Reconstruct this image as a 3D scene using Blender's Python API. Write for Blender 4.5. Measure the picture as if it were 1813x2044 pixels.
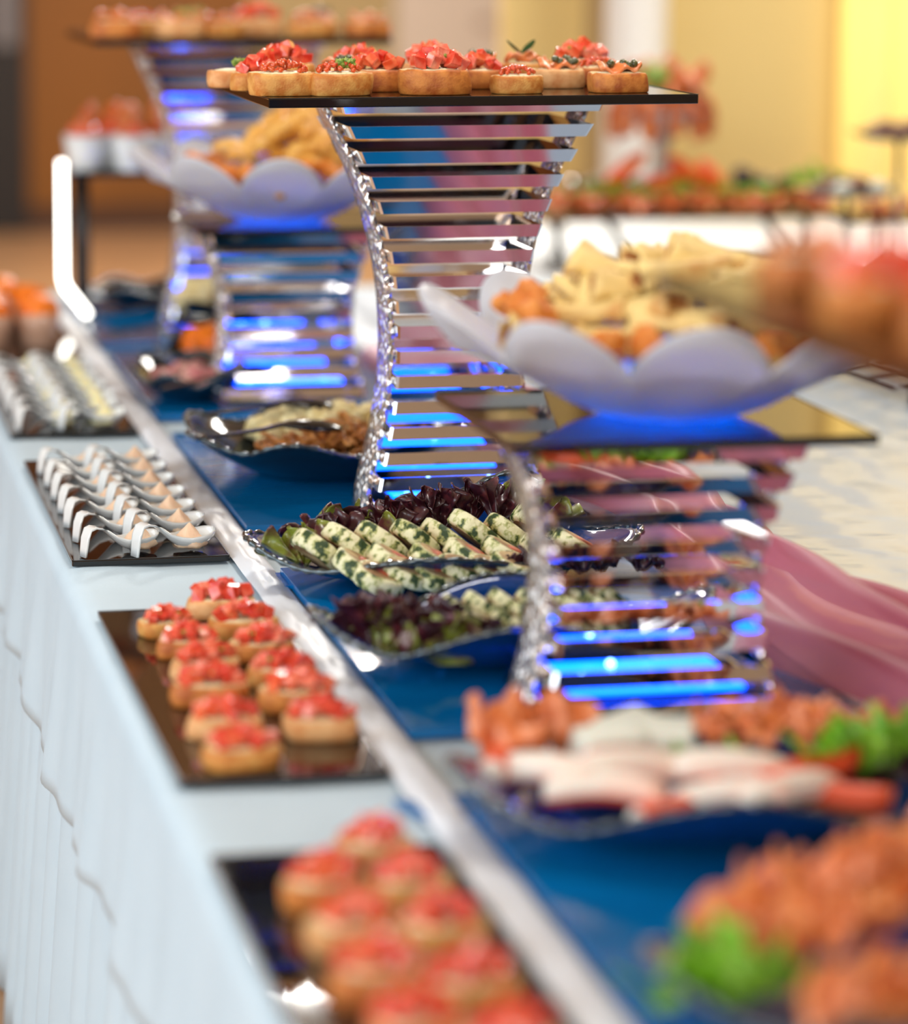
import bpy, bmesh, math, random
from mathutils import Vector, Matrix, noise
R = random.Random
PI = math.pi
scene = bpy.context.scene
C = scene.collection
for o in list(bpy.data.objects): bpy.data.objects.remove(o, do_unlink=True)

# ------------------------------------------------------------------ camera
TZ = 0.72                      # table height
cam_d = bpy.data.cameras.new('camera'); cam = bpy.data.objects.new('camera', cam_d); C.objects.link(cam)
cam.location = (0, 0, TZ + .75)
cam.rotation_euler = (math.radians(90 - 8.3374), 0, math.radians(-9.586))
cam_d.sensor_fit = 'HORIZONTAL'; cam_d.sensor_width = 36
cam_d.lens = 5800 / 1813 * 36
cam_d.shift_x = (906.5 - 520) / 1813
cam_d.shift_y = -(1022 - 700) / 1813
cam_d.clip_start = .05; cam_d.clip_end = 60
cam_d.dof.use_dof = True; cam_d.dof.focus_distance = 3.42; cam_d.dof.aperture_fstop = 2.25
scene.camera = cam

# ------------------------------------------------------------------ world, lights, exposure
w = bpy.data.worlds.new('world'); scene.world = w; w.use_nodes = True
w.node_tree.nodes['Background'].inputs[0].default_value = (.75, .8, .9, 1)
w.node_tree.nodes['Background'].inputs[1].default_value = .5
def area(name, loc, rot, sx, sy, power, col):
    l = bpy.data.lights.new(name, 'AREA'); l.shape = 'RECTANGLE'; l.size = sx; l.size_y = sy; l.energy = power; l.color = col
    o = bpy.data.objects.new(name, l); C.objects.link(o); o.location = loc; o.rotation_euler = [math.radians(a) for a in rot]
    return o
# daylight entering through the window band of the left wall, plus an added fill light set as windows behind the photographer
area('window_and_fill_light', (-3.1, 2.2, 2.1), (0, -90 + 12, 0), 1.9, 5.6, 102, (.78, .91, 1.0))
area('window_and_fill_light', (-.6, -3.2, 2.35), (90 - 12, 0, 0), 4.0, 1.2, 110, (1.0, .98, .95))
# added ceiling lamps, unseen, that brighten the hall's floor and walls
for i, (x, y, p) in enumerate(((1.2, 3.4, 20), (1.6, 8.5, 105), (2.2, 11.5, 75), (2.9, 6.1, 34))):
    area('added_ceiling_light', (x, y, 3.14), (0, 0, 0), .6, .6, p, (1.0, .96, .90))
scene.view_settings.view_transform = 'Standard'; scene.view_settings.look = 'None'
scene.view_settings.exposure = 0.5; scene.view_settings.gamma = 1; scene.view_settings.use_curve_mapping = False
scene.cycles.sample_clamp_indirect = 8
scene.cycles.max_bounces = 7; scene.cycles.diffuse_bounces = 3; scene.cycles.glossy_bounces = 5; scene.cycles.transmission_bounces = 5; scene.cycles.transparent_max_bounces = 6
scene.cycles.caustics_reflective = False; scene.cycles.caustics_refractive = False

# ------------------------------------------------------------------ helpers
def s2l(c):
    return tuple((v / 12.92 if v <= .04045 else ((v + .055) / 1.055) ** 2.4) for v in [x / 255 for x in c])
def M(name, col, rough=.5, metal=0, noise_=None, bump=None, spec=.5, trans=0, sss=0, emis=None, coat=0, ior=1.5, vor=None, alpha=1, wave=None, nscale=None, aniso=0):
    m = bpy.data.materials.new(name); m.use_nodes = True; nt = m.node_tree; N = nt.nodes; L = nt.links
    b = N['Principled BSDF']
    b.inputs['Base Color'].default_value = (*col, 1); b.inputs['Roughness'].default_value = rough
    b.inputs['Metallic'].default_value = metal; b.inputs['Specular IOR Level'].default_value = spec
    b.inputs['Transmission Weight'].default_value = trans; b.inputs['IOR'].default_value = ior
    b.inputs['Coat Weight'].default_value = coat; b.inputs['Coat Roughness'].default_value = .08; b.inputs['Alpha'].default_value = alpha
    if sss > .28:
        b.inputs['Subsurface Weight'].default_value = sss; b.inputs['Subsurface Radius'].default_value = (.01, .004, .003); b.inputs['Subsurface Scale'].default_value = 1
    if emis: b.inputs['Emission Color'].default_value = (*emis[0], 1); b.inputs['Emission Strength'].default_value = emis[1]
    tc = N.new('ShaderNodeTexCoord')
    if noise_:                                  # (scale, colour2, lo, hi[, colour3])
        n = N.new('ShaderNodeTexNoise'); n.inputs['Scale'].default_value = noise_[0]; n.inputs['Detail'].default_value = 4
        src = tc.outputs['Object']
        if nscale:
            mp = N.new('ShaderNodeMapping'); mp.inputs['Scale'].default_value = nscale; L.new(src, mp.inputs[0]); src = mp.outputs[0]
        L.new(src, n.inputs['Vector'])
        r = N.new('ShaderNodeValToRGB'); r.color_ramp.elements[0].position = noise_[2]; r.color_ramp.elements[1].position = noise_[3]
        r.color_ramp.elements[0].color = (*col, 1); r.color_ramp.elements[1].color = (*noise_[1], 1)
        if len(noise_) > 4:
            e = r.color_ramp.elements.new((noise_[2] + noise_[3]) / 2); e.color = (*noise_[4], 1)
        L.new(n.outputs['Fac'], r.inputs[0]); L.new(r.outputs[0], b.inputs['Base Color'])
    if bump:
        if bump[0] == 'vor':
            t = N.new('ShaderNodeTexVoronoi'); t.feature = 'DISTANCE_TO_EDGE'; out = t.outputs['Distance']
        elif bump[0] == 'vorf':
            t = N.new('ShaderNodeTexVoronoi'); t.feature = 'F1'; out = t.outputs['Distance']
        elif bump[0] == 'wave':
            t = N.new('ShaderNodeTexWave'); t.inputs['Distortion'].default_value = 3; out = t.outputs['Fac']
        else:
            t = N.new('ShaderNodeTexNoise'); t.inputs['Detail'].default_value = 5; out = t.outputs['Fac']
        t.inputs['Scale'].default_value = bump[1]
        src = tc.outputs['Object']
        if len(bump) > 4:
            mp = N.new('ShaderNodeMapping'); mp.inputs['Scale'].default_value = bump[4]; L.new(src, mp.inputs[0]); src = mp.outputs[0]
        L.new(src, t.inputs['Vector'])
        bp = N.new('ShaderNodeBump'); bp.inputs['Strength'].default_value = bump[2]; bp.inputs['Distance'].default_value = bump[3]
        L.new(out, bp.inputs['Height']); L.new(bp.outputs[0], b.inputs['Normal'])
        if coat: L.new(bp.outputs[0], b.inputs['Coat Normal'])
    return m
def obj(name, bm, mats, parent=None, smooth=True, loc=None):
    bmesh.ops.recalc_face_normals(bm, faces=bm.faces)
    me = bpy.data.meshes.new(name); bm.to_mesh(me); bm.free()
    for m in (mats if isinstance(mats, (list, tuple)) else [mats]): me.materials.append(m)
    if smooth: me.polygons.foreach_set('use_smooth', [True] * len(me.polygons))
    return inst(name, me, parent, loc)
def inst(name, me, parent=None, loc=None, rot=None, scale=None):
    o = bpy.data.objects.new(name, me); C.objects.link(o)
    if parent: o.parent = parent
    if loc is not None: o.location = loc
    if rot is not None: o.rotation_euler = rot
    if scale is not None: o.scale = scale if isinstance(scale, (tuple, list)) else (scale,) * 3
    return o
def tag(o, label, cat, group=None, kind=None):
    o['label'] = label
    if cat: o['category'] = cat
    if group: o['group'] = group
    if kind: o['kind'] = kind
    return o
def thing(name, label, cat, loc=(0, 0, 0), rz=0, group=None, scale=None):
    o = inst(name, None, None, loc, (0, 0, rz), scale); o.empty_display_size = .02
    return tag(o, label, cat, group)
def struct(name, bm, m, parent=None, smooth=False):
    o = obj(name, bm, m, parent, smooth)
    if not parent: o['kind'] = 'structure'
    return o
def box(bm, x0, x1, y0, y1, z0, z1, mi=0, bev=0):
    vs = [bm.verts.new(v) for v in ((x0, y0, z0), (x1, y0, z0), (x1, y1, z0), (x0, y1, z0), (x0, y0, z1), (x1, y0, z1), (x1, y1, z1), (x0, y1, z1))]
    fs = [bm.faces.new([vs[i] for i in f]) for f in ((0, 3, 2, 1), (4, 5, 6, 7), (0, 1, 5, 4), (1, 2, 6, 5), (2, 3, 7, 6), (3, 0, 4, 7))]
    for f in fs: f.material_index = mi
    if bev:
        es = list({e for f in fs for e in f.edges}); r = bmesh.ops.bevel(bm, geom=es, offset=bev, segments=2, affect='EDGES', profile=.5)
        for f in r['faces']: f.material_index = mi
    return bm
def B(): return bmesh.new()
def tube(bm, pts, rad, seg=10, mi=0, cap=True):
    pts = [Vector(p) for p in pts]; rings = []
    rr = rad if isinstance(rad, (list, tuple)) else [rad] * len(pts)
    prev = None
    for i, p in enumerate(pts):
        d = (pts[min(i + 1, len(pts) - 1)] - pts[max(i - 1, 0)]).normalized()
        u = d.cross(Vector((0, 0, 1))) if prev is None else prev - d * prev.dot(d)
        if u.length < 1e-4: u = d.cross(Vector((1, 0, 0)))
        u.normalize(); prev = u; v = d.cross(u)
        rings.append([bm.verts.new(p + (u * math.cos(a) + v * math.sin(a)) * rr[i]) for a in [2 * PI * k / seg for k in range(seg)]])
    skin(bm, rings, mi, True)
    if cap: bm.faces.new(rings[0][::-1]).material_index = mi; bm.faces.new(rings[-1]).material_index = mi
    return bm
def skin(bm, rings, mi=0, closed=True):
    for a, b in zip(rings, rings[1:]):
        n = len(a)
        for k in range(n if closed else n - 1):
            f = bm.faces.new((a[k], a[(k + 1) % n], b[(k + 1) % n], b[k])); f.material_index = mi if isinstance(mi, int) else mi(k)
def lathe(bm, prof, seg=32, mi=0, fr=lambda a, r, z: (r * math.cos(a), r * math.sin(a), z)):
    rings = [[bm.verts.new(fr(2 * PI * k / seg, r, z)) for k in range(seg)] for r, z in prof]
    skin(bm, rings, mi)
    return rings
ORD = ['first', 'second', 'third', 'fourth', 'fifth', 'sixth', 'seventh', 'eighth', 'ninth', 'tenth', 'eleventh', 'twelfth', 'thirteenth', 'fourteenth', 'fifteenth', 'sixteenth', 'seventeenth', 'eighteenth', 'nineteenth', 'twentieth'] + ['%d-th' % k for k in range(21, 60)]

# ------------------------------------------------------------------ materials
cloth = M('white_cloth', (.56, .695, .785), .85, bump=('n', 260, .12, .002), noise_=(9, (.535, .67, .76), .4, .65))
cloth_top = M('white_cloth_top', (.72, .77, .80), .8, bump=('n', 14, .35, .006))
blackglass = M('black_glass', (.006, .005, .005), .04, spec=.55, ior=1.52)
panelglass = M('dark_blue_glass', (.001, .13, .38), .10, spec=.5, noise_=(6, (.001, .17, .48), .35, .7), nscale=(.5, 2, 1))
chrome = M('chrome', (.86, .85, .86), .055, 1)
chrome_edge = M('chrome_edge', (.9, .9, .9), .15, 1)
crackle = M('crackled_acrylic', (.74, .68, .64), .14, .75, bump=('vorf', 120, 1, .010, (1, 1, .5)))
crust = M('bread_crust', s2l((204, 124, 50)), .55, noise_=(70, s2l((232, 172, 92)), .38, .62), bump=('n', 420, .35, .002))
crust2 = M('bread_crust_brown', s2l((172, 86, 30)), .55, noise_=(60, s2l((222, 142, 64)), .36, .66), bump=('n', 420, .35, .002))
crust3 = M('bread_crust_pale', s2l((218, 146, 84)), .55, noise_=(60, s2l((242, 190, 130)), .36, .66), bump=('n', 420, .35, .002))
crumb = M('bread_crumb', s2l((232, 206, 150)), .8, noise_=(160, s2l((204, 164, 100)), .4, .7), bump=('n', 300, .7, .004))
spread = M('cream_spread', s2l((240, 228, 186)), .5, bump=('n', 200, .5, .003), sss=.2)
tomatoes = [M('tomato_flesh', s2l(c), .22, spec=.6, sss=.25, coat=.3, noise_=(90, s2l(d), .42, .66)) for c, d in (((222, 62, 38), (238, 112, 86)), ((208, 44, 30), (230, 88, 60)), ((232, 104, 80), (244, 160, 132)), ((228, 84, 46), (240, 128, 86)))]
roe_m = M('salmon_roe', s2l((232, 84, 18)), .08, spec=.7, trans=.12, sss=.3, coat=.5)
salmon = M('salmon_flesh', s2l((220, 120, 60)), .4, sss=.25, noise_=(45, s2l((246, 172, 132)), .45, .62), nscale=(1, 1, 3), coat=.15)
salmon2 = M('smoked_salmon', s2l((196, 88, 28)), .4, sss=.15, noise_=(38, s2l((228, 146, 84)), .45, .6), coat=.15)
caper = M('caper_green', s2l((62, 66, 36)), .3, noise_=(240, s2l((104, 106, 62)), .4, .65), coat=.3)
herb = M('herb_green', s2l((96, 132, 40)), .5, noise_=(150, s2l((168, 186, 84)), .4, .6))
basil = M('basil_leaf', s2l((28, 66, 26)), .35)
lettuce_red = M('red_lettuce', s2l((62, 20, 30)), .35, noise_=(32, s2l((96, 40, 48)), .40, .60, s2l((48, 18, 30))), coat=.25, sss=.1)
lettuce_mix = M('red_lettuce_green_base', s2l((128, 140, 48)), .35, noise_=(26, s2l((84, 34, 40)), .42, .56), coat=.25, sss=.1)
lettuce_grn = M('green_lettuce', s2l((112, 176, 18)), .4, noise_=(24, s2l((164, 206, 74)), .4, .7), coat=.2, sss=.2)
rind = M('herb_crepe_rind', s2l((232, 228, 186)), .55, noise_=(105, s2l((40, 66, 28)), .46, .60, s2l((176, 180, 112))), bump=('n', 190, .6, .003), coat=.1)
roll_face = M('roll_filling', s2l((150, 112, 74)), .6, noise_=(60, s2l((206, 180, 130)), .4, .64), bump=('n', 180, .6, .003))
roll_core = M('roll_salmon_core', s2l((206, 104, 72)), .5, noise_=(90, s2l((170, 84, 62)), .4, .6))
porcelain = M('white_porcelain', (.80, .84, .84), .12, coat=.5)
mousse_m = M('pink_mousse', s2l((244, 210, 178)), .5, sss=.3, bump=('n', 120, .4, .003))
mousse_y = M('pale_yellow_mousse', s2l((240, 232, 178)), .5, sss=.3, bump=('n', 120, .4, .003))
darkglass = M('smoked_glass_plate', (.008, .011, .015), .06, spec=.7, coat=.6)
blueglass = M('blue_smoked_glass_plate', (.01, .09, .42), .07, spec=.8, coat=.5, trans=.55)
blackplastic = M('black_plastic', (.008, .009, .010), .16, spec=.5, coat=.2)
frosted = bpy.data.materials.new('frosted_white_acrylic'); frosted.use_nodes = True
_n = frosted.node_tree.nodes; _l = frosted.node_tree.links; _b = _n['Principled BSDF']
_b.inputs['Base Color'].default_value = (.80, .82, .86, 1); _b.inputs['Roughness'].default_value = .35
_t = _n.new('ShaderNodeBsdfTranslucent'); _t.inputs[0].default_value = (.78, .82, .9, 1)
_mx = _n.new('ShaderNodeMixShader'); _mx.inputs[0].default_value = .45; _l.new(_b.outputs[0], _mx.inputs[1]); _l.new(_t.outputs[0], _mx.inputs[2])
_l.new(_mx.outputs[0], _n['Material Output'].inputs[0])
pastry = M('rolled_pancake', s2l((240, 210, 136)), .6, noise_=(30, s2l((196, 124, 40)), .5, .72), bump=('n', 120, .4, .003))
pastry_in = M('pancake_inside', s2l((200, 132, 50)), .7, noise_=(60, s2l((150, 84, 26)), .4, .6))
fried = M('fried_crust', s2l((214, 112, 22)), .55, noise_=(70, s2l((236, 150, 60)), .4, .64), bump=('n', 160, .7, .004))
cookie = M('golden_pastry', s2l((232, 180, 88)), .5, noise_=(40, s2l((214, 146, 52)), .4, .7), coat=.1)
led_m = M('blue_led', (.0, .05, .6), .3, emis=((.0, .055, 1.0), 9))
led_bowl = M('blue_led_dome', (.0, .05, .6), .3, emis=((.0, .13, 1.0), 55))
led_dot = M('white_blue_led', (.3, .5, 1), .3, emis=((.10, .25, 1.0), 16))
black_m = M('black_metal', (.012, .012, .013), .35)
organza = bpy.data.materials.new('pink_organza'); organza.use_nodes = True
_n = organza.node_tree.nodes; _l = organza.node_tree.links; _b = _n['Principled BSDF']
_b.inputs['Base Color'].default_value = (*s2l((196, 96, 118)), 1); _b.inputs['Roughness'].default_value = .45; _b.inputs['Sheen Weight'].default_value = .4
_t = _n.new('ShaderNodeBsdfTransparent'); _t.inputs[0].default_value = (.95, .62, .72, 1)
_mx = _n.new('ShaderNodeMixShader'); _mx.inputs[0].default_value = .38; _l.new(_b.outputs[0], _mx.inputs[1]); _l.new(_t.outputs[0], _mx.inputs[2]); _l.new(_mx.outputs[0], _n['Material Output'].inputs[0])
film_m = M('clear_film_over_cloth', s2l((158, 186, 214)), .3, spec=.4, coat=.3, bump=('wave', 3, .25, .01, (1, 3.5, 1)))
white_food = M('white_cheese', s2l((226, 230, 216)), .5, sss=.3, bump=('n', 90, .3, .003))
crab_w = M('crab_stick_white', s2l((236, 224, 210)), .45, sss=.3, noise_=(40, s2l((244, 200, 180)), .5, .7))
crab_r = M('crab_stick_red', s2l((228, 84, 40)), .4, sss=.2)
olive_m = M('black_olive', (.01, .008, .012), .15, coat=.3)
carrot = M('carrot_shreds', s2l((255, 142, 14)), .45, sss=.2, noise_=(60, s2l((246, 112, 6)), .4, .6))
cauli = M('cream_salad', s2l((240, 226, 176)), .6, noise_=(70, s2l((226, 200, 130)), .4, .65), bump=('n', 120, .6, .004))
noodle_m = M('fried_noodles', s2l((214, 146, 76)), .4, noise_=(50, s2l((168, 92, 34)), .4, .65), coat=.2)
brownie = M('brown_pastry', s2l((110, 66, 44)), .6, noise_=(60, s2l((176, 132, 100)), .45, .65))

# ------------------------------------------------------------------ room
wallX0, wallX1, wallY0, wallY1, CZ = -3.2, 6.0, -3.4, 14.0, 3.2
floor_m = M('brown_floor', s2l((196, 150, 106)), .32, noise_=(1.5, s2l((172, 132, 96)), .4, .7), spec=.4)
beige = M('beige_plaster', s2l((206, 192, 172)), .9)
ceil_m = M('warm_ceiling', s2l((232, 212, 188)), .9)
brownwall = M('orange_brown_panelling', s2l((134, 82, 16)), .6, noise_=(.8, s2l((112, 68, 16)), .4, .7), nscale=(3, 3, .3))
olivew = M('olive_beige_plaster', s2l((176, 156, 112)), .9)
yellow = M('yellow_plaster', s2l((226, 200, 134)), .9)
struct('floor', box(B(), wallX0, wallX1, wallY0, wallY1, -.1, 0), floor_m)
struct('ceiling', box(B(), wallX0, wallX1, wallY0, wallY1, CZ, CZ + .1), ceil_m)
wl = B()
box(wl, wallX0 - .1, wallX0, wallY0, wallY1, 0, .95); box(wl, wallX0 - .1, wallX0, wallY0, wallY1, 3.05, CZ)
box(wl, wallX0 - .1, wallX0, wallY0, -.7, .95, 3.05); box(wl, wallX0 - .1, wallX0, 5.1, wallY1, .95, 3.05)
struct('wall_left', wl, M('tan_wall', s2l((176, 132, 92)), .8))
wf = B()
box(wf, wallX0, wallX1, wallY0 - .1, wallY0, 0, 1.7); box(wf, wallX0, wallX1, wallY0 - .1, wallY0, 3.0, CZ)
box(wf, wallX0, -2.7, wallY0 - .1, wallY0, 1.7, 3.0); box(wf, 1.5, wallX1, wallY0 - .1, wallY0, 1.7, 3.0)
struct('wall_front', wf, beige)
struct('wall_right', box(B(), wallX1, wallX1 + .1, wallY0, wallY1, 0, CZ), beige)
struct('wall_back', box(B(), wallX0, 2.3, wallY1, wallY1 + .1, 0, CZ), brownwall)
struct('wall_back_olive', box(B(), 2.3, wallX1, wallY1 - .02, wallY1 + .1, 0, CZ), olivew)
struct('wall_partition', box(B(), 2.36, wallX1, 7.6, 7.75, 0, CZ), yellow)
col = B(); rings = lathe(col, [(.10, 0), (.10, .12), (.085, .16), (.08, CZ - .2), (.10, CZ - .12), (.10, CZ)], 32)
struct('trim_1', col, M('white_column_paint', s2l((232, 230, 224)), .6), smooth=True).location = (2.265, 7.45, 0)
struct('trim_2', box(B(), 1.98, 2.2, 7.72, 7.80, 0, CZ), yellow)
struct('baseboard_back', box(B(), wallX0, 2.3, wallY1 - .03, wallY1, 0, .12), M('brown_baseboard', s2l((70, 40, 22)), .5))
# light door panel in the far olive wall, dark doorway at the far left
d = struct('door_1', box(B(), 3.02, 3.55, wallY1 - .08, wallY1 - .02, 0, 2.1, bev=.01), M('pale_door', s2l((206, 194, 180)), .6))
tag(d, 'pale grey-beige door in the far wall', None); d.pop('category', None)
struct('door_handle', tube(B(), [(3.5, wallY1 - .1, 1.0), (3.42, wallY1 - .1, 1.0)], .012), chrome, d)
d2 = struct('door_2', box(B(), .55, 1.22, wallY1 - .1, wallY1 - .01, 0, 2.2, bev=.01), M('dark_door', (.012, .01, .01), .6))
tag(d2, 'dark door at the far end of the hall', None); d2.pop('category', None)
struct('window_pane', box(B(), 1.06, 1.17, wallY1 - .115, wallY1 - .1, .9, 1.25, bev=.003), M('grey_door_glass', s2l((120, 118, 122)), .3), d2)
# yellow curtain on the partition wall, daylight glow put in as emission
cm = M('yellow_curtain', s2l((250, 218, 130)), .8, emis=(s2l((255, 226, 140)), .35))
cu = B(); n = 160; rows = []
for z in (.02, 1.2, 2.3, 3.0):
    rows.append([cu.verts.new((2.86 + 1.9 * k / n, 7.5 + .03 * math.sin(k * .55) + .018 * math.sin(k * .23 + 1), z)) for k in range(n + 1)])
skin(cu, rows, 0, False); ex = bmesh.ops.extrude_face_region(cu, geom=cu.faces[:])
bmesh.ops.translate(cu, verts=[v for v in ex['geom'] if isinstance(v, bmesh.types.BMVert)], vec=(0, .006, 0))
cu_o = thing('curtain', 'bright yellow curtain with put-in daylight glow hanging on the yellow wall', 'curtain', (0, 0, 0)); obj('drape', cu, cm, cu_o)
obj('curtain_rail', tube(B(), [(2.8, 7.5, 3.02), (4.85, 7.5, 3.02)], .014), chrome_edge, cu_o)
# left window frame at the daylight lamp, and an added one at the fill light
wfm = M('white_window_frame', (.8, .8, .8), .4)
wn = B()
for y in (-.7, 1.23, 3.17, 5.1): box(wn, wallX0 - .06, wallX0 - .01, y - .03, y + .03, .95, 3.05)
box(wn, wallX0 - .06, wallX0 - .01, -.7, 5.1, .95, 1.0); box(wn, wallX0 - .06, wallX0 - .01, -.7, 5.1, 3.0, 3.05)
struct('window_1', wn, wfm)
wn = B()
for x in (-2.7, -1.3, .1, 1.5): box(wn, x - .03, x + .03, wallY0 - .06, wallY0 - .01, 1.7, 3.0)
box(wn, -2.7, 1.5, wallY0 - .06, wallY0 - .01, 1.7, 1.75); box(wn, -2.7, 1.5, wallY0 - .06, wallY0 - .01, 2.95, 3.0)
struct('added_window', wn, wfm)

# ------------------------------------------------------------------ buffet table with cloth and skirt
TX0, TX1, TY0, TY1 = .33, 2.05, .95, 5.95
tb = thing('banquet_table', 'long banquet table hidden under the white cloth', 'table', (1.2, 3.4, 0))
obj('tabletop', box(B(), -.85, .83, -2.42, 2.52, .67, .712), black_m, tb, False)
for x in (-.7, .7):
    for y in (-2.3, 0, 2.3): obj('leg', box(B(), x - .02, x + .02, y - .02, y + .02, 0, .67), black_m, tb, False)
rc = R(5)
def cloth_mesh():
    bm = B(); nu = 260; prof = []
    # profile across the left edge: top far right -> edge -> hem
    for xx in (1.72, 1.2, .7, .3, .12, .06, .03): prof.append((xx, 0, 0))
    for a in (20, 45, 70, 90): prof.append((.022 - .022 * math.sin(math.radians(a)), -.022 + .022 * math.cos(math.radians(a)), 0))
    for k in range(1, 13): prof.append((0, -.022 - .2 * k / 12, k / 12))
    rows = []
    for j, (px, pz, t) in enumerate(prof):
        row = []
        for i in range(nu + 1):
            y = TY0 + (TY1 - TY0) * i / nu
            fold = t * (.007 * math.sin(y * 21 + 1.3 * math.sin(y * 3.1)) + .003 * math.sin(y * 47 + 2)) - .02 * t
            hem = t * (.012 * math.sin(y * 5.3) + .010 * noise.noise(Vector((y * 6, 0, 0))))
            wr = .0022 * noise.noise(Vector((px * 7, y * 16, 1))) * (1 if t == 0 else 0)
            row.append(bm.verts.new((TX0 - .008 + px + fold, y, TZ + pz + hem + wr - (.002 if px > .1 else 0))))
        rows.append(row)
    skin(bm, rows, 0, False)
    return bm
co = obj('tablecloth', cloth_mesh(), cloth)
tag(co, 'white tablecloth over the long buffet table with a short wavy overhang', 'tablecloth')
md = co.modifiers.new('thick', 'SOLIDIFY'); md.thickness = .003; md.offset = -1
sk = B(); rows = []; nu = 700
for j in range(13):
    z = .003 + (.70 - .003) * j / 12; t = 1 - j / 12
    rows.append([])
    for i in range(nu + 1):
        y = TY0 + (TY1 - TY0) * i / nu
        ph = y * 44 + 1.2 * math.sin(y * 7) + .5 * math.sin(y * 19)
        f = (.35 + .65 * t) * .022 * (abs(math.sin(ph / 2)) ** .7 * 2 - 1)
        rows[-1].append(sk.verts.new((TX0 + .012 - .036 * t - f, y, z)))
skin(sk, rows, 0, False)
so = obj('table_skirt', sk, cloth); tag(so, 'white pleated skirt hanging to the floor along the buffet table', 'table skirt')
md = so.modifiers.new('thick', 'SOLIDIFY'); md.thickness = .002; md.offset = -1
# second table behind on the right
tb3 = thing('side_table', 'small white-clothed table at the right carrying the pastry stands', 'table', (2.6, 5.58, 0))
obj('tabletop', box(B(), -.5, .5, -.36, .36, .68, TZ, bev=.01), cloth_top, tb3, False)
for x in (-.4, .4):
    for y in (-.3, .3): obj('leg', box(B(), x - .02, x + .02, y - .02, y + .02, 0, .68), black_m, tb3, False)
tb2 = thing('banquet_table', 'white-clothed table behind carrying the salmon platter', 'table', (2.35, 6.35, 0))
obj('tabletop', box(B(), -.75, 1.2, -.36, .75, .68, TZ, bev=.01), cloth_top, tb2, False)
for x in (-.6, 1.0):
    for y in (-.3, .65): obj('leg', box(B(), x - .02, x + .02, y - .02, y + .02, 0, .68), black_m, tb2, False)
obj('cloth_drop', box(B(), -.755, -.74, -.36, .75, .02, .69), cloth_top, tb2, False)

# clear film on the right part of the table, creased
fb = B(); rows = []; nx, ny = 50, 120
for i in range(ny + 1):
    y = 2.3 + 3.5 * i / ny
    rows.append([fb.verts.new((1.02 + 1.0 * k / nx, y, TZ + .0055 + .0035 * abs(noise.noise(Vector((k * .16 + y * 2.0, y * 9 - k * .08, 3)))) ** .6)) for k in range(nx + 1)])
skin(fb, rows, 0, False)
fo = obj('plastic_film', fb, film_m); tag(fo, 'creased clear plastic film spread over the beige-white cloth', 'plastic film')
# pink organza runner
ob = B(); rows = []; nx, ny = 26, 150
for i in range(ny + 1):
    y = 2.05 + 2.75 * i / ny; t = i / ny
    x0 = 1.00 + .03 * math.sin(y * 6); wd = .19 + .05 * math.sin(y * 5 + 1) - .03 * t
    row = []
    for k in range(nx + 1):
        u = k / nx; env = math.sin(PI * u) ** .5
        z = TZ + .014 + env * (.030 + .022 * math.sin(u * 15 + y * 4 + 2 * math.sin(y * 3)) + .016 * noise.noise(Vector((u * 4, y * 5, 0))) + .03 * max(0, math.sin(y * 3.2 - 8.2)))
        row.append(ob.verts.new((x0 + wd * u + .012 * math.sin(y * 13 + u * 4), y + .02 * math.sin(u * 6), max(z, TZ + .012))))
    rows.append(row)
skin(ob, rows, 0, False)
oo = obj('organza_runner', ob, organza); tag(oo, 'sheer pink organza fabric bunched along the table behind the stands', 'fabric')

cb = B(); rows = []; ny = 300
for i in range(ny + 1):
    y = 1.45 + 4.2 * i / ny
    rows.append([cb.verts.new((.530 + .0385 * k / 8 + .002 * noise.noise(Vector((y * 9, k, 5))), y, TZ + .0045 + .0045 * math.sin(PI * k / 8) ** .5 * (1 + .8 * noise.noise(Vector((k * .5, y * 22, 2)))))) for k in range(9)])
skin(cb, rows, 0, False)
cbo = obj('fabric_band', cb, M('white_satin', (.80, .86, .93), .4, spec=.4)); tag(cbo, 'crinkled white satin band running between the trays and the blue boards', 'fabric')
# dark glass panels carrying the stands and dishes
PZ = TZ + .012
for i, (y0, y1, lab) in enumerate(((1.42, 2.305, 'dark blue glass panel under the seafood plates'), (2.555, 3.25, 'dark blue glass panel under the herb roll plates'), (3.49, 4.17, 'dark blue glass panel under the noodle dish'), (4.33, 5.0, 'dark blue glass panel under the stand with the far white bowl'), (5.1, 5.75, 'dark glass panel under the far tall stand'))):
    o = thing('mirror_board', lab, 'board', (.79, (y0 + y1) / 2, TZ + .002), 0, 'dark glass panels along the table')
    h = (y1 - y0) / 2
    obj('sheet', box(B(), -.218, .218, -h, h, 0, .010, bev=.001), panelglass, o, False)
# small star-ended blue mirror tiles peeping out between panels
for i, (x, y, lab) in enumerate(((.532, 3.215, 'small notched blue mirror tile on the cloth beside the herb roll plate'), (.515, 2.335, 'small notched blue mirror tile on the cloth beside the seafood plate'))):
    bm = B(); pts = [(0, .03), (.018, .022), (.028, .036), (.075, .036), (.075, -.03), (.02, -.034), (.012, -.008)]
    lo = [bm.verts.new((px, py, 0)) for px, py in pts]; hi = [bm.verts.new((px, py, .004)) for px, py in pts]
    bm.faces.new(lo[::-1]); bm.faces.new(hi); skin(bm, [lo, hi])
    o = obj('mirror_tile', bm, panelglass, None, False, (x, y, TZ + .002)); tag(o, lab, 'tile', 'small mirror tiles')

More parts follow.
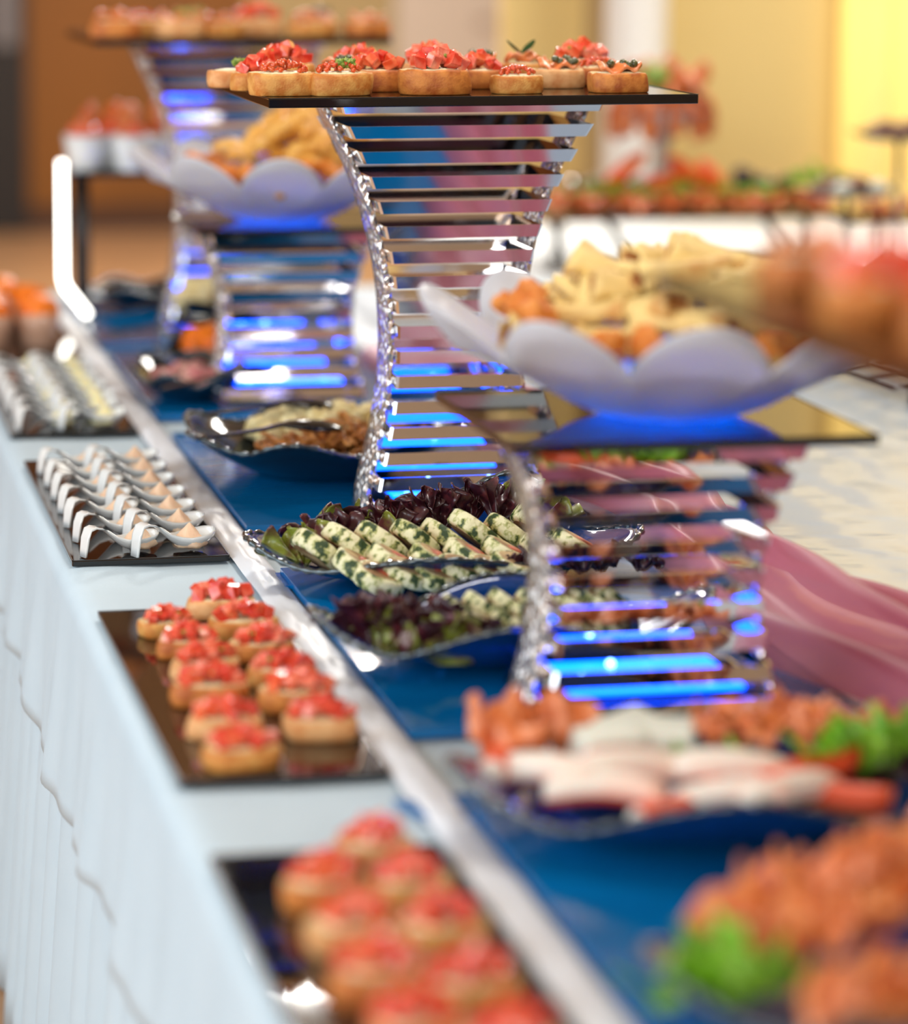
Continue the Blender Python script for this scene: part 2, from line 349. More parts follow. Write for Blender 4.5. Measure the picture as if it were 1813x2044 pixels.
# ------------------------------------------------------------------ black glass trays
def tray(name, lab, x0, x1, y0, y1, z, group=None, th=.010):
    o = thing(name, lab, 'tray', ((x0 + x1) / 2, (y0 + y1) / 2, z - th), 0, group)
    hx, hy = (x1 - x0) / 2, (y1 - y0) / 2
    obj('slab', box(B(), -hx, hx, -hy, hy, 0, th, bev=.0012), blackglass, o, False)
    obj('rim_line', box(box(box(box(B(), -hx, hx, -hy, -hy + .0012, th, th + .0008), -hx, hx, hy - .0012, hy, th, th + .0008), -hx, -hx + .0012, -hy, hy, th, th + .0008), hx - .0012, hx, -hy, hy, th, th + .0008), M('tray_edge', (.03, .03, .03), .2), o, False)
    return o
LT = TZ + .009
tray('black_tray', 'black glass tray of tomato bruschetta in the nearest left row, cut by the frame', .335, .522, 1.58, 2.229, LT, 'black trays along the cloth edge', .007)
tray('black_tray', 'black glass tray holding two columns of tomato bruschetta', .340, .527, 2.436, 3.080, LT, 'black trays along the cloth edge', .007)
tray('black_tray', 'black glass tray holding white spoons of pink mousse', .339, .527, 3.338, 3.992, LT, 'black trays along the cloth edge', .007)
tray('black_tray', 'black glass tray of blurred white spoons with pale yellow mousse', .339, .527, 4.207, 4.86, LT, 'black trays along the cloth edge', .007)
tray('black_tray', 'black glass tray under the orange salad cups', .339, .527, 4.95, 5.5, LT, 'black trays along the cloth edge', .007)

# ------------------------------------------------------------------ bruschetta
def bread_mesh(seed):
    r = R(seed); bm = B(); n = 30; off = r.random() * 9
    a0, b0 = .040, .0265; rings = []; ex = r.uniform(2.2, 3.6); tap = r.uniform(-.10, .06); skew = r.uniform(-.12, .12)
    for z, ins in ((0, .0016), (.0015, .0003), (.009, -.0008), (.019, -.0004), (.0245, .0005), (.027, .0022)):
        ring = []
        for k in range(n):
            a = 2 * PI * k / n
            ca, sa = math.cos(a), math.sin(a); q = (abs(ca) ** ex + abs(sa) ** ex) ** (-1 / ex)
            jit = 1 + .06 * noise.noise(Vector((ca * 1.7 + off, sa * 1.7, z * 20))) + .02 * noise.noise(Vector((ca * 6, sa * 6 + off, z * 90)))
            zz = z + (.0022 * noise.noise(Vector((ca * 2, sa * 2, off))) if z > .02 else 0)
            tp = 1 + tap * (1 - z / .027); ring.append(bm.verts.new(((a0 - ins) * q * ca * jit * tp + skew * z, (b0 - ins) * q * sa * jit * tp, zz)))
        rings.append(ring)
    skin(bm, rings, 0); bm.faces.new(rings[0][::-1])
    top = [rings[-1]]
    for s in (.75, .4):
        top.append([bm.verts.new((v.co.x * s, v.co.y * s, .0262 + .0012 * noise.noise(v.co * 60))) for v in rings[-1]])
    skin(bm, top, 1); bm.faces.new(top[-1]).material_index = 1
    bmesh.ops.recalc_face_normals(bm, faces=bm.faces)
    me = bpy.data.meshes.new('bread'); bm.to_mesh(me); bm.free()
    me.polygons.foreach_set('use_smooth', [True] * len(me.polygons))
    return me
breads = []
for i in range(9):
    me = bread_mesh(i); me.materials.append((crust, crust2, crust3)[i % 3]); me.materials.append(crumb); breads.append(me)
def blob_mesh(name, r, flat, seed, amp=.18, fx=1.0, fy=1.0, sub=3, freq=2.2):
    bm = B(); bmesh.ops.create_icosphere(bm, subdivisions=sub, radius=1)
    for v in bm.verts:
        d = 1 + amp * noise.noise(v.co * freq + Vector((seed, 0, 0)))
        v.co = Vector((v.co.x * r * fx * d, v.co.y * r * fy * d, v.co.z * r * flat * d))
    me = bpy.data.meshes.new(name); bm.to_mesh(me); bm.free(); me.polygons.foreach_set('use_smooth', [True] * len(me.polygons))
    return me
def mm(me, *ms):
    for m in ms: me.materials.append(m)
    return me
spread_me = mm(blob_mesh('cheese_spread', .031, .09, 2, .16, 1.0, .66), spread)
dice = []
for i in range(8):
    r = R(40 + i); bm = B(); bmesh.ops.create_cube(bm, size=.0145)
    for v in bm.verts: v.co = Vector([c * r.uniform(.72, 1.28) for c in v.co])
    bmesh.ops.bevel(bm, geom=bm.edges[:], offset=.0011, segments=1, affect='EDGES')
    me = bpy.data.meshes.new('tomato_cube'); bm.to_mesh(me); bm.free(); me.materials.append(tomatoes[i % 4]); dice.append(me)
def roe_mesh(seed):
    r = R(seed); bm = B()
    for k in range(64):
        a = r.uniform(0, 2 * PI); q = r.random() ** .5; x, y = q * .029 * math.cos(a), q * .0175 * math.sin(a)
        z = .002 + .009 * (1 - q * q) + r.uniform(0, .003)
        bmesh.ops.create_icosphere(bm, subdivisions=1, radius=.0036, matrix=Matrix.Translation((x, y, z)))
    me = bpy.data.meshes.new('salmon_roe'); bm.to_mesh(me); bm.free(); me.materials.append(roe_m); me.polygons.foreach_set('use_smooth', [True] * len(me.polygons))
    return me
roes = [roe_mesh(3), roe_mesh(8)]
def slice_mesh(seed, mat, L=.06, W=.04, th=.004, name='salmon_slice', waves=2.0, amp=.005):
    bm = B(); r = R(seed); n, m = 14, 8; ph = r.uniform(0, 6); rows = []
    for i in range(n + 1):
        row = []
        for j in range(m + 1):
            u, v = i / n - .5, j / m - .5
            ww = W * (1 - .35 * abs(2 * u) ** 2)
            z = amp * math.sin(u * waves * 2 * PI + ph) * (1 + .4 * v) + amp * .8 * math.sin(v * 5 + ph * 2 + u * 3) + amp
            row.append(bm.verts.new((u * L, v * ww, z + th)))
        rows.append(row)
    skin(bm, rows, 0, False)
    ex = bmesh.ops.extrude_face_region(bm, geom=bm.faces[:]); bmesh.ops.translate(bm, verts=[v for v in ex['geom'] if isinstance(v, bmesh.types.BMVert)], vec=(0, 0, -th))
    bmesh.ops.recalc_face_normals(bm, faces=bm.faces)
    me = bpy.data.meshes.new(name); bm.to_mesh(me); bm.free(); me.materials.append(mat); me.polygons.foreach_set('use_smooth', [True] * len(me.polygons))
    return me
salm_top = [slice_mesh(1, salmon), slice_mesh(2, salmon)]
caper_me = [mm(blob_mesh('caper', .0058, .9, 3 * i, .3, sub=2), caper) for i in range(3)]
tuft_me = mm(blob_mesh('herb_tuft', .008, .9, 5, .75, sub=3, freq=3.5), herb)
def leafbm(L=.03, W=.018, curl=.3):
    bm = B(); rows = []
    for i in range(9):
        u = i / 8; ww = W * math.sin(PI * min(1, u * .93 + .04)) ** .8
        rows.append([bm.verts.new((u * L * math.cos(curl * u), v * ww, u * L * math.sin(curl * u) + .25 * abs(v) * ww)) for v in (-.5, -.25, 0, .25, .5)])
    skin(bm, rows, 0, False)
    ex = bmesh.ops.extrude_face_region(bm, geom=bm.faces[:]); bmesh.ops.translate(bm, verts=[v for v in ex['geom'] if isinstance(v, bmesh.types.BMVert)], vec=(0, 0, -.0006))
    return bm
_lb = leafbm(); bmesh.ops.recalc_face_normals(_lb, faces=_lb.faces); basil_me = bpy.data.meshes.new('basil_leaf'); _lb.to_mesh(basil_me); _lb.free(); basil_me.materials.append(basil)
bcount = [0]
def bruschetta(loc, rz, s, kind, label, group, sz=1.0, nd=15, bread=None):
    i = bcount[0]; bcount[0] += 1; r = R(900 + i)
    t = thing('bruschetta', label, 'bruschetta', loc, rz, group, (s, s, s * sz))
    inst('bread', breads[(i * 4 + i // 3) % 9 if bread is None else bread], t, (0, 0, .0003), (0, 0, PI * (i % 2)))
    inst('cheese_spread', spread_me, t, (0, 0, .0268))
    zt = .0285
    if 'T' in kind:
        for k in range(nd):
            a = k * 2.399 + r.uniform(-.3, .3); q = math.sqrt((k + .5) / nd)
            lay = (1 - q) * .017
            inst('tomato_cube', dice[r.randrange(8)], t, (q * .031 * math.cos(a), q * .0185 * math.sin(a), zt + .003 + lay + r.uniform(0, .003)), [r.uniform(-.7, .7), r.uniform(-.7, .7), r.uniform(0, 3)], (r.uniform(.75, 1.15), r.uniform(.75, 1.15), r.uniform(.8, 1.1) / sz))
        for k in range(2):
            inst('herb_tuft', tuft_me, t, (r.uniform(-.02, .02), r.uniform(-.015, 0), zt + .014), [r.uniform(0, 6)] * 3, .36)
    if 'R' in kind:
        o = inst('salmon_roe', roes[i % 2], t, (0, 0, zt - .001)); o['kind'] = 'stuff'
    if 'S' in kind:
        inst('salmon_slice', salm_top[i % 2], t, (0, 0, zt - .002), (0, 0, r.uniform(-.2, .2)))
    if 'C' in kind:
        for k in range(8):
            inst('caper', caper_me[k % 3], t, (r.uniform(-.012, .024), r.uniform(-.012, .008), zt + .008 + r.uniform(0, .006)), [r.uniform(0, 6)] * 3)
    if 'H' in kind:
        for k in range(3): inst('herb_tuft', tuft_me, t, (.006 + .008 * k - .006, -.004 + r.uniform(-.004, .004), zt + .011), [r.uniform(0, 6)] * 3, .75)
    if 'B' in kind:
        for k in range(2): inst('basil_leaf', basil_me, t, (-.008, 0, zt + .012), (0, -.4, 2.8 * k + .2))
    return t
# ---- tall stand tray (z 1.268)
TT = 1.268
tall = [(.612, 3.40, .80, 'S', None)]
G1 = 'assorted bruschetta on the tall stand tray'
tallset = [
    (.607, 3.432, .05, 1.0, 'R', 'roe bruschetta at the front left corner of the tall stand tray', 0),
    (.673, 3.424, .18, .98, 'RH', 'roe bruschetta with herb tuft, second along the tall tray front edge', 0),
    (.792, 3.424, -.03, 1.10, 'TH', 'wide tomato bruschetta in the middle of the tall tray front edge', 4),
    (.894, 3.428, .1, .80, 'R', 'small roe bruschetta right of the wide tomato one on the tall tray', 3),
    (1.022, 3.432, .05, .88, 'SC', 'salmon and caper bruschetta at the right end of the tall tray', 1),
    (.594, 3.545, .1, .80, 'T', 'tomato bruschetta behind the left corner roe one on the tall tray', 6),
    (.735, 3.50, 0, .95, 'T', 'tomato bruschetta half hidden behind the wide tomato one, tall tray', 7),
    (.872, 3.54, .05, .85, 'T', 'tomato bruschetta behind the small roe one on the tall tray', 1),
    (.975, 3.535, -.05, .86, 'SC', 'salmon bruschetta with few capers, second from the right on the tall tray', 2),
    (.578, 3.62, .2, .80, 'H', 'plain cream bruschetta at the left edge of the tall tray', 5),
    (.648, 3.66, .1, 1.0, 'T', 'tall heaped tomato bruschetta at the back left of the tall tray', 0),
    (.710, 3.58, -.2, .9, 'SC', 'caper bruschetta between tomato ones at the back of the tall tray', 2),
    (.748, 3.67, .1, .95, 'T', 'tomato bruschetta in the back row left of middle on the tall tray', 3),
    (.838, 3.65, 0, 1.0, 'T', 'tomato bruschetta in the back row middle on the tall tray', 5),
    (.905, 3.69, .1, .9, 'SC', 'salmon bruschetta with dark capers in the back row of the tall tray', 8),
    (.975, 3.69, .2, .9, 'SB', 'salmon bruschetta with dark basil leaf in the back row, tall tray', 0),
    (1.047, 3.70, .0, 1.0, 'T', 'tomato bruschetta at the back right of the tall tray', 4),
    (1.040, 3.58, .0, .86, 'R', 'roe bruschetta behind the caper one at the right of the tall tray', 7),
]
for x, y, rz, s, k, lab, br in tallset: bruschetta((x, y, TT), rz, s, k, lab, G1, 1.0, 15, br)
# ---- middle left tray
G2 = 'tomato bruschetta on the middle black tray'
colL = [(.400, 2.965, .72), (.410, 2.872, .80), (.413, 2.785, .84), (.404, 2.690, .92), (.400, 2.575, .86), (.400, 2.475, .86)]
colR = [(.468, 3.040, .92), (.478, 2.945, .90), (.483, 2.845, .86), (.484, 2.745, .82), (.484, 2.652, .92), (.488, 2.555, .88)]
for i, (x, y, s) in enumerate(colL): bruschetta((x, y, LT), R(i).uniform(-.2, .35), s, 'T', 'tomato bruschetta on the middle tray, left column, %s from the back' % ORD[i], G2, .82, 14)
for i, (x, y, s) in enumerate(colR): bruschetta((x, y, LT), R(i + 9).uniform(-.15, .3), s, 'T', 'tomato bruschetta on the middle tray, right column, %s from the back' % ORD[i], G2, .82, 14)
# ---- near left tray
G3 = 'tomato bruschetta on the nearest black tray'
for i, (x, y, s, rz) in enumerate(((.404, 2.095, .86, .3), (.462, 2.185, .80, .2), (.468, 2.085, .84, .15), (.406, 1.998, .88, .2), (.470, 1.985, .88, .25), (.404, 1.902, .90, .1), (.462, 1.868, .90, .15), (.408, 1.80, .9, .2), (.466, 1.76, .9, .2))):
    bruschetta((x, y, LT), rz, s, 'T', 'blurred tomato bruschetta on the nearest tray, %s counting from the back' % ORD[i], G3, .95, 12)
# ---- far tall tray and nearest tall tray
G4 = 'assorted bruschetta on the far tall stand tray'
FT = 1.275
for i, (x, y, k, s) in enumerate(((.595, 5.03, 'S', 1.15), (.705, 5.03, 'SH', 1.1), (.785, 5.06, 'S', .95), (.862, 5.12, 'T', 1.1), (.94, 5.04, 'S', 1.0), (1.045, 5.05, 'S', 1.0), (.66, 5.2, 'R', 1.0), (.76, 5.25, 'SH', 1.0), (.98, 5.2, 'SC', 1.0), (.88, 5.28, 'T', 1.0))):
    bruschetta((x, y, FT), .1 * (i % 3), s, k, 'blurred bruschetta on the far tall tray, %s %s' % (ORD[i if i < 6 else i - 6], 'along the front edge' if i < 6 else 'in the row behind'), G4, 1.0, 10)
G5 = 'bruschetta on the nearest tall stand tray'
for i, (x, y, k, s) in enumerate(((.682, 1.82, 'S', 1.0), (.668, 1.665, 'T', 1.05), (.672, 1.535, 'T', 1.1), (.76, 1.74, 'T', 1.0), (.765, 1.58, 'T', 1.0))):
    bruschetta((x, y, 1.232), .1, s, k, 'very blurred bruschetta on the nearest tall tray, %s from the back' % ORD[i], G5, .85, 16, 1 + 3 * (i % 3))

# ------------------------------------------------------------------ chrome louvre stands
def interp(t, tab):
    for (a, va), (b, vb) in zip(tab, tab[1:]):
        if t <= b:
            u = (t - a) / (b - a); u = max(0, u); return va + (vb - va) * u
    return tab[-1][1]
def smooth_prof(tab):
    def f(t): return sum(interp(min(1, max(0, t + d)), tab) for d in (-.06, -.03, 0, .03, .06)) / 5
    return f
PT = smooth_prof([(0, .114), (.1, .104), (.2, .090), (.3, .082), (.4, .079), (.5, .081), (.6, .088), (.7, .100), (.8, .118), (.9, .142), (1, .172)])
PS = smooth_prof([(0, .118), (.2, .104), (.45, .096), (.65, .101), (.85, .117), (1, .134)])
def stand(cx, cy, z0, z1, f, n, label, ledlab):
    H = z1 - z0
    t = thing('louvre_stand', label, 'stand', (cx, cy, z0), 0, 'chrome louvre stands')
    hd = lambda q: f(q) * .68
    sh = .0155
    for k in range(n):
        z = .004 + (H - sh - .002) * k / (n - 1); bm = B(); loops = []
        for zz, ins in ((z, 0), (z + sh, 0), (z + sh, .0022), (z, .0022)):
            q = zz / H; a, b = f(q) - ins, hd(q) - ins; c = .003; ring = []
            for sx, sy, e in ((-1, -1, 0), (-1, -1, 1), (1, -1, 1), (1, -1, 0), (1, 1, 0), (1, 1, 1), (-1, 1, 1), (-1, 1, 0)):
                ring.append(bm.verts.new((sx * (a - c * e), sy * (b - c * (1 - e)), zz)))
            loops.append(ring)
        skin(bm, loops + [loops[0]], 0)
        obj('slat', bm, chrome, t, False)
    for sx in (-1, 1):
        bm = B(); loops = []; m = 40
        for i in range(m + 1):
            q = i / m; x = f(q) + .001; w = .036
            loops.append([bm.verts.new((sx * (x + dx), dy, H * q)) for dx, dy in ((0, -w), (.006, -w), (.006, -w * .33), (.006, w * .33), (.006, w), (0, w), (0, w * .33), (0, -w * .33))])
        skin(bm, loops, 0); bm.faces.new(loops[0]); bm.faces.new(loops[-1])
        obj('side_panel', bm, crackle, t, True)
    l = thing('led_light', ledlab, 'light', (cx, cy, z0 + .001), 0, 'blue LED lights inside the stands')
    obj('housing', box(B(), -.088, .088, -.060, .060, 0, .022, bev=.002), black_m, l, False)
    obj('light_plate', box(B(), -.085, .085, -.057, .057, .022, .026, bev=.001), led_m, l, False)
    r = R(int(cy * 100))
    for i in range(4):
        bm = B(); bmesh.ops.create_uvsphere(bm, u_segments=10, v_segments=6, radius=.004)
        obj('led_bulb', bm, led_dot, l, True, (-.06 + .04 * i, r.uniform(-.035, .035), .028))
stand(.848, 3.570, PZ, TT - .011, PT, 17, 'tall chrome louvre stand carrying the bruschetta tray in focus', 'blue LED light glowing inside the tall stand in focus')
stand(.812, 2.615, PZ, .993, PS, 9, 'low chrome louvre stand carrying the near white bowl', 'blue LED light glowing inside the near low stand')
stand(.798, 4.50, PZ, .993, PS, 9, 'low chrome louvre stand carrying the far white bowl', 'blue LED light glowing inside the far low stand')
stand(.815, 5.22, PZ, FT - .011, PT, 17, 'tall chrome louvre stand at the far end of the table', 'blue LED light glowing inside the far tall stand')
stand(.90, 1.55, PZ, 1.221, PT, 17, 'tall chrome louvre stand nearest the camera, mostly outside the frame', 'blue LED light inside the nearest tall stand')
tray('stand_tray', 'black glass tray on the tall stand in focus', .578, 1.103, 3.365, 3.825, TT, 'black trays on the stands', .011)
tray('stand_tray', 'black glass tray on the far tall stand', .553, 1.075, 4.985, 5.44, FT, 'black trays on the stands', .011)
tray('stand_tray', 'very blurred black glass tray on the nearest tall stand', .595, 1.12, 1.455, 1.91, 1.232, 'black trays on the stands', .011)
tray('stand_tray', 'black glass plate under the near white petal bowl', .658, 1.008, 2.520, 2.835, 1.002, 'black trays on the stands', .009)
tray('stand_tray', 'black glass plate under the far white petal bowl', .650, .985, 4.42, 4.72, 1.002, 'black trays on the stands', .009)

# ------------------------------------------------------------------ white petal bowls with fried food
def bowl(cx, cy, z, R0, label, ledlab, rot):
    t = thing('petal_bowl', label, 'bowl', (cx, cy, z), rot, 'white petal bowls')
    prof = [(.050, .000), (.062, .003), (.09, .016), (.125, .038), (.165, .066), (.198, .090), (.222, .106)]
    n = 160; NL = 10; outer = []
    for r, h in prof:
        q = (r - .055) / .167; ring = []
        for k in range(n):
            a = 2 * PI * k / n; lob = abs(math.cos(NL / 2 * a)) ** .75
            rr = r * (1 + (.55 + .45 * q) * (.18 * lob - .125)) * R0 / .222; hh = h * .86 + q * q * .046 * (lob - .5) - q * (1 - lob) * .004
            ring.append((rr * math.cos(a), rr * math.sin(a), hh))
        outer.append(ring)
    bm = B()
    ro = [[bm.verts.new(p) for p in ring] for ring in outer]; skin(bm, ro)
    ri = [[bm.verts.new((p[0] * .985, p[1] * .985, p[2] + .0035)) for p in ring] for ring in outer]; skin(bm, ri[::-1])
    skin(bm, [ro[-1], ri[-1]]); bm.faces.new(ro[0]); bm.faces.new(ri[0])
    obj('shell', bm, frosted, t)
    l = thing('led_light', ledlab, 'light', (cx, cy, z), 0, 'blue LED lights inside the bowls')
    return t
for cx, cy, lab, ll in ((.850, 2.665, 'large white petal-rimmed bowl of rolled pancakes, near', 'blue LED puck glowing at the bottom of the near white bowl'), (.803, 4.565, 'white petal-rimmed bowl of golden pastries behind the tall stand', 'blue LED puck glowing at the bottom of the far white bowl')):
    bz = 1.0026
    bowl(cx, cy, bz, .236, lab, ll, .15)
    l = [o for o in C.objects if o.name.startswith('led_light')][-1]
    for o in C.objects:
        if o.type == 'EMPTY' and o.get('label') == ll: l = o
    l.location = (cx, cy, bz + .004)
    bm = B(); rg = lathe(bm, [(.046, 0), (.046, .008), (.040, .010)], 40); bm.faces.new(rg[0]); bm.faces.new(rg[-1]); obj('housing', bm, black_m, l)
    bm = B(); rg = lathe(bm, [(.040, .0102), (.048, .012), (.048, .024), (.030, .026)], 40); bm.faces.new(rg[0]); bm.faces.new(rg[-1]); obj('light_dome', bm, led_bowl, l)
    bm = B(); rg = lathe(bm, [(.056, .0265), (.058, .0285), (.030, .031)], 40); bm.faces.new(rg[0]); bm.faces.new(rg[-1]); obj('added_cap', bm, black_m, l)  # added, blocks the dome's upward light so it leaves sideways only
def tubes_mesh(seed, L=.07, rad=.013):
    r = R(seed); bm = B(); n = 14; rows = []
    for i in range(9):
        u = i / 8 - .5; rows.append([bm.verts.new((u * L, rad * (1 + .12 * noise.noise(Vector((u * 3, k * .4, seed)))) * math.cos(2 * PI * k / n), rad * .8 * math.sin(2 * PI * k / n) + .006 * (u * 2) ** 2 * r.uniform(-1, 1))) for k in range(n)])
    skin(bm, rows, 0)
    for ring, s in ((rows[0], 1), (rows[-1], -1)):
        c = sum((v.co for v in ring), Vector()) / n
        i1 = [bm.verts.new(c + (v.co - c) * .62) for v in ring]; i2 = [bm.verts.new(c + (v.co - c) * .55 + Vector((s * .012, 0, 0))) for v in ring]
        skin(bm, [ring, i1], 0); skin(bm, [i1, i2], 1); bm.faces.new(i2).material_index = 1
    bmesh.ops.recalc_face_normals(bm, faces=bm.faces)
    me = bpy.data.meshes.new('roll'); bm.to_mesh(me); bm.free(); mm(me, pastry, pastry_in); me.polygons.foreach_set('use_smooth', [True] * len(me.polygons))
    return me
tms = [tubes_mesh(i) for i in range(4)]
nug = [mm(blob_mesh('nugget', .016, .75, 7 * i, .5, 1.35, .9, 3, 2.6), fried) for i in range(4)]
r = R(77)
def pile(cx, cy, zb, n, rad, hgt, rz0=0):
    out = []
    for k in range(n):
        q = math.sqrt((k + .5) / n); a = k * 2.399
        out.append((cx + q * rad * math.cos(a), cy + q * rad * math.sin(a), zb + hgt * (1 - q ** 2.2)))
    return out
for i, p in enumerate(pile(.872, 2.665, 1.078, 40, .145, .072)):
    o = inst('pancake_roll', tms[i % 4], None, (p[0], p[1], p[2] + r.uniform(-.006, .008)), (r.uniform(-.3, .3), r.uniform(-.5, .5), r.uniform(0, PI)), r.uniform(1.15, 1.45))
    tag(o, 'rolled golden pancake heaped in the near white bowl', 'pancake roll', 'rolled pancakes in the near bowl')
for i, p in enumerate(pile(.868, 2.665, 1.052, 26, .11, .055)):
    o = inst('pancake_roll', tms[i % 4], None, p, (r.uniform(-.3, .3), r.uniform(-.3, .3), r.uniform(0, PI)))
    tag(o, 'rolled golden pancake heaped in the near white bowl', 'pancake roll', 'rolled pancakes in the near bowl')
for i in range(34):
    a = 2 * PI * i / 34; q = .148 + r.uniform(-.012, .012)
    o = inst('fried_nugget', nug[i % 4], None, (.850 + q * math.cos(a), 2.665 + q * math.sin(a), 1.080 + r.uniform(0, .012) + (.020 if 2.4 < a < 3.6 else 0)), [r.uniform(0, 6), r.uniform(-.5, .5), r.uniform(0, 6)], r.uniform(.8, 1.15))
    tag(o, 'orange-brown fried nugget along the rim of the near white bowl', 'nugget', 'fried nuggets in the near bowl')
def crescent(seed):
    bm = B(); r = R(seed); c = r.uniform(.7, 1.5); pts = []; rad = []
    for i in range(11):
        a = (i / 10 - .5) * c * 2; pts.append((.04 * math.sin(a), .04 * (math.cos(a) - 1), .004 * math.sin(i))); rad.append(.0135 * (math.sin(PI * (i + .8) / 11.6)) ** .5)
    tube(bm, pts, rad, 12); me = bpy.data.meshes.new('crescent'); bmesh.ops.recalc_face_normals(bm, faces=bm.faces); bm.to_mesh(me); bm.free(); me.materials.append(cookie); me.polygons.foreach_set('use_smooth', [True] * len(me.polygons)); return me
crs = [crescent(i) for i in range(4)]
for i, p in enumerate(pile(.845, 4.55, 1.090, 30, .12, .07)):
    o = inst('crescent_pastry', crs[i % 4], None, p, (r.uniform(-.8, .8), r.uniform(-1.0, .3), r.uniform(0, 6)), r.uniform(1.1, 1.5))
    tag(o, 'golden crescent pastry heaped in the far white bowl', 'pastry', 'golden crescents in the far bowl')
for i in range(30):
    a = 2 * PI * i / 30; q = .145 + r.uniform(-.014, .012)
    o = inst('fried_nugget', nug[i % 4], None, (.803 + q * math.cos(a), 4.565 + q * math.sin(a), 1.084 + r.uniform(0, .012)), [r.uniform(0, 6), r.uniform(-.5, .5), r.uniform(0, 6)], r.uniform(.9, 1.2))
    tag(o, 'orange fried nugget along the rim of the far white bowl', 'nugget', 'fried nuggets in the far bowl')

# ------------------------------------------------------------------ ruffled glass plates
def ruffle_plate(cx, cy, z, a, b, rz, label, mat, group='ruffled dark glass plates', lift=.05, tip=.03, nl=4, ph=0, bead=True, peak=0, pa=1.0):
    t = thing('glass_plate', label, 'plate', (cx, cy, z), rz, group)
    n = 144; bm = B(); rings = []
    fr = (.0, .18, .36, .48, .60, .70, .80, .88, .95, 1.0)
    def pt(q, th, dz=0):
        lob = math.cos(nl * th + ph); e = 2.3
        ca, sa = math.cos(th), math.sin(th); s = (abs(ca) ** e + abs(sa) ** e) ** (-1 / e)
        rib = .0012 * math.cos(q * 60) * (q > .3)
        k = max(0, (q - .42) / .58)
        rr = 1 + .07 * k * lob
        return (a * q * s * ca * rr, b * q * s * sa * rr, .0015 + k ** 1.5 * lift + k * k * tip * lob + k * k * peak * math.exp(-((th - pa) / .33) ** 2) + rib + dz)
    for q in fr[1:]: rings.append([bm.verts.new(pt(q, 2 * PI * k / n)) for k in range(n)])
    for q in fr[:0:-1]: rings.append([bm.verts.new(pt(q * .995, 2 * PI * k / n, .0035)) for k in range(n)])
    skin(bm, rings); bm.faces.new(rings[0]); bm.faces.new(rings[-1])
    obj('dish', bm, mat, t)
    if bead:
        bm = B(); m = 220
        pts = [Vector(pt(1.0, 2 * PI * k / m, .002)) for k in range(m)]
        rr = [.0034 * (1 + .35 * math.sin(k * 2 * PI / 4)) for k in range(m)]
        ringv = []
        for k in range(m):
            d = (pts[(k + 1) % m] - pts[k - 1]).normalized(); u = d.cross(Vector((0, 0, 1))).normalized(); v = d.cross(u)
            ringv.append([bm.verts.new(pts[k] + (u * math.cos(x) + v * math.sin(x)) * rr[k]) for x in [2 * PI * j / 8 for j in range(8)]])
        skin(bm, ringv + [ringv[0]]); obj('beaded_rim', bm, rim_m, t)
    return t
rim_m = M('glass_rim', (.05, .075, .085), .08, spec=.9, metal=.55, coat=.8)
ruffle_plate(.752, 3.185, PZ, .215, .135, .06, 'ruffled blue glass plate of herb rolls in focus', blueglass, tip=.011, lift=.036, nl=4, ph=.9, peak=.052, pa=.95)
ruffle_plate(.735, 2.805, PZ, .20, .108, .13, 'ruffled glass plate of herb rolls nearer the camera', blueglass, tip=.016, lift=.04, nl=4, ph=.6)
ruffle_plate(.735, 3.835, PZ, .185, .17, .0, 'ruffled black glass dish of noodles', darkglass, tip=.010, lift=.055, nl=7, ph=1)
ruffle_plate(.640, 4.50, PZ, .085, .13, .0, 'ruffled black dish with pinkish salad beside the far low stand', darkglass, tip=.010, lift=.04, nl=6)
ruffle_plate(.735, 4.76, PZ, .10, .085, .0, 'black dish of bright orange carrot salad', darkglass, tip=.006, lift=.035, nl=6)
ruffle_plate(.73, 5.62, PZ, .12, .10, .0, 'dark dish of cream coloured salad at the far end', darkglass, tip=.006, lift=.035, nl=6)
ruffle_plate(.755, 2.225, PZ, .205, .125, -.05, 'blue glass plate of crab sticks and shredded salmon', blueglass, tip=.016, lift=.042, nl=4, ph=.3)
ruffle_plate(.775, 1.785, PZ, .195, .13, -.02, 'glass plate of smoked salmon at the lower right corner', blueglass, tip=.012, lift=.04, nl=4, ph=.3)

# ------------------------------------------------------------------ herb rolls
def roll_mesh(seed):
    bm = B(); n = 26; r0, th = .031, .017; r = R(seed); off = r.random() * 9
    def ring(rad, z): return [bm.verts.new((rad * (1 + .09 * noise.noise(Vector((math.cos(2 * PI * k / n) * 1.4 + off, math.sin(2 * PI * k / n) * 1.4, z * 20)))) * math.cos(2 * PI * k / n), .88 * rad * (1 + .07 * noise.noise(Vector((math.cos(2 * PI * k / n) * 1.4, math.sin(2 * PI * k / n) * 1.4 + off, 2)))) * math.sin(2 * PI * k / n), z)) for k in range(n)]
    o = [ring(r0 * .93, -th / 2), ring(r0, -th / 2 + .002), ring(r0 * 1.01, 0), ring(r0, th / 2 - .002), ring(r0 * .93, th / 2)]
    skin(bm, o, 0)
    f1 = ring(r0 * .80, th / 2 + .0005); skin(bm, [o[-1], f1], 0); bm.faces.new(f1).material_index = 1
    f2 = ring(r0 * .80, -th / 2 - .0005); skin(bm, [o[0], f2], 0); bm.faces.new(f2).material_index = 1
    bmesh.ops.recalc_face_normals(bm, faces=bm.faces)
    me = bpy.data.meshes.new('crepe'); bm.to_mesh(me); bm.free(); mm(me, rind, roll_face); me.polygons.foreach_set('use_smooth', [True] * len(me.polygons)); return me
rolls = [roll_mesh(i) for i in range(5)]
core_me = mm(blob_mesh('salmon_core', .012, .32, 4, .35, 1.3, .8, 2), roll_core)
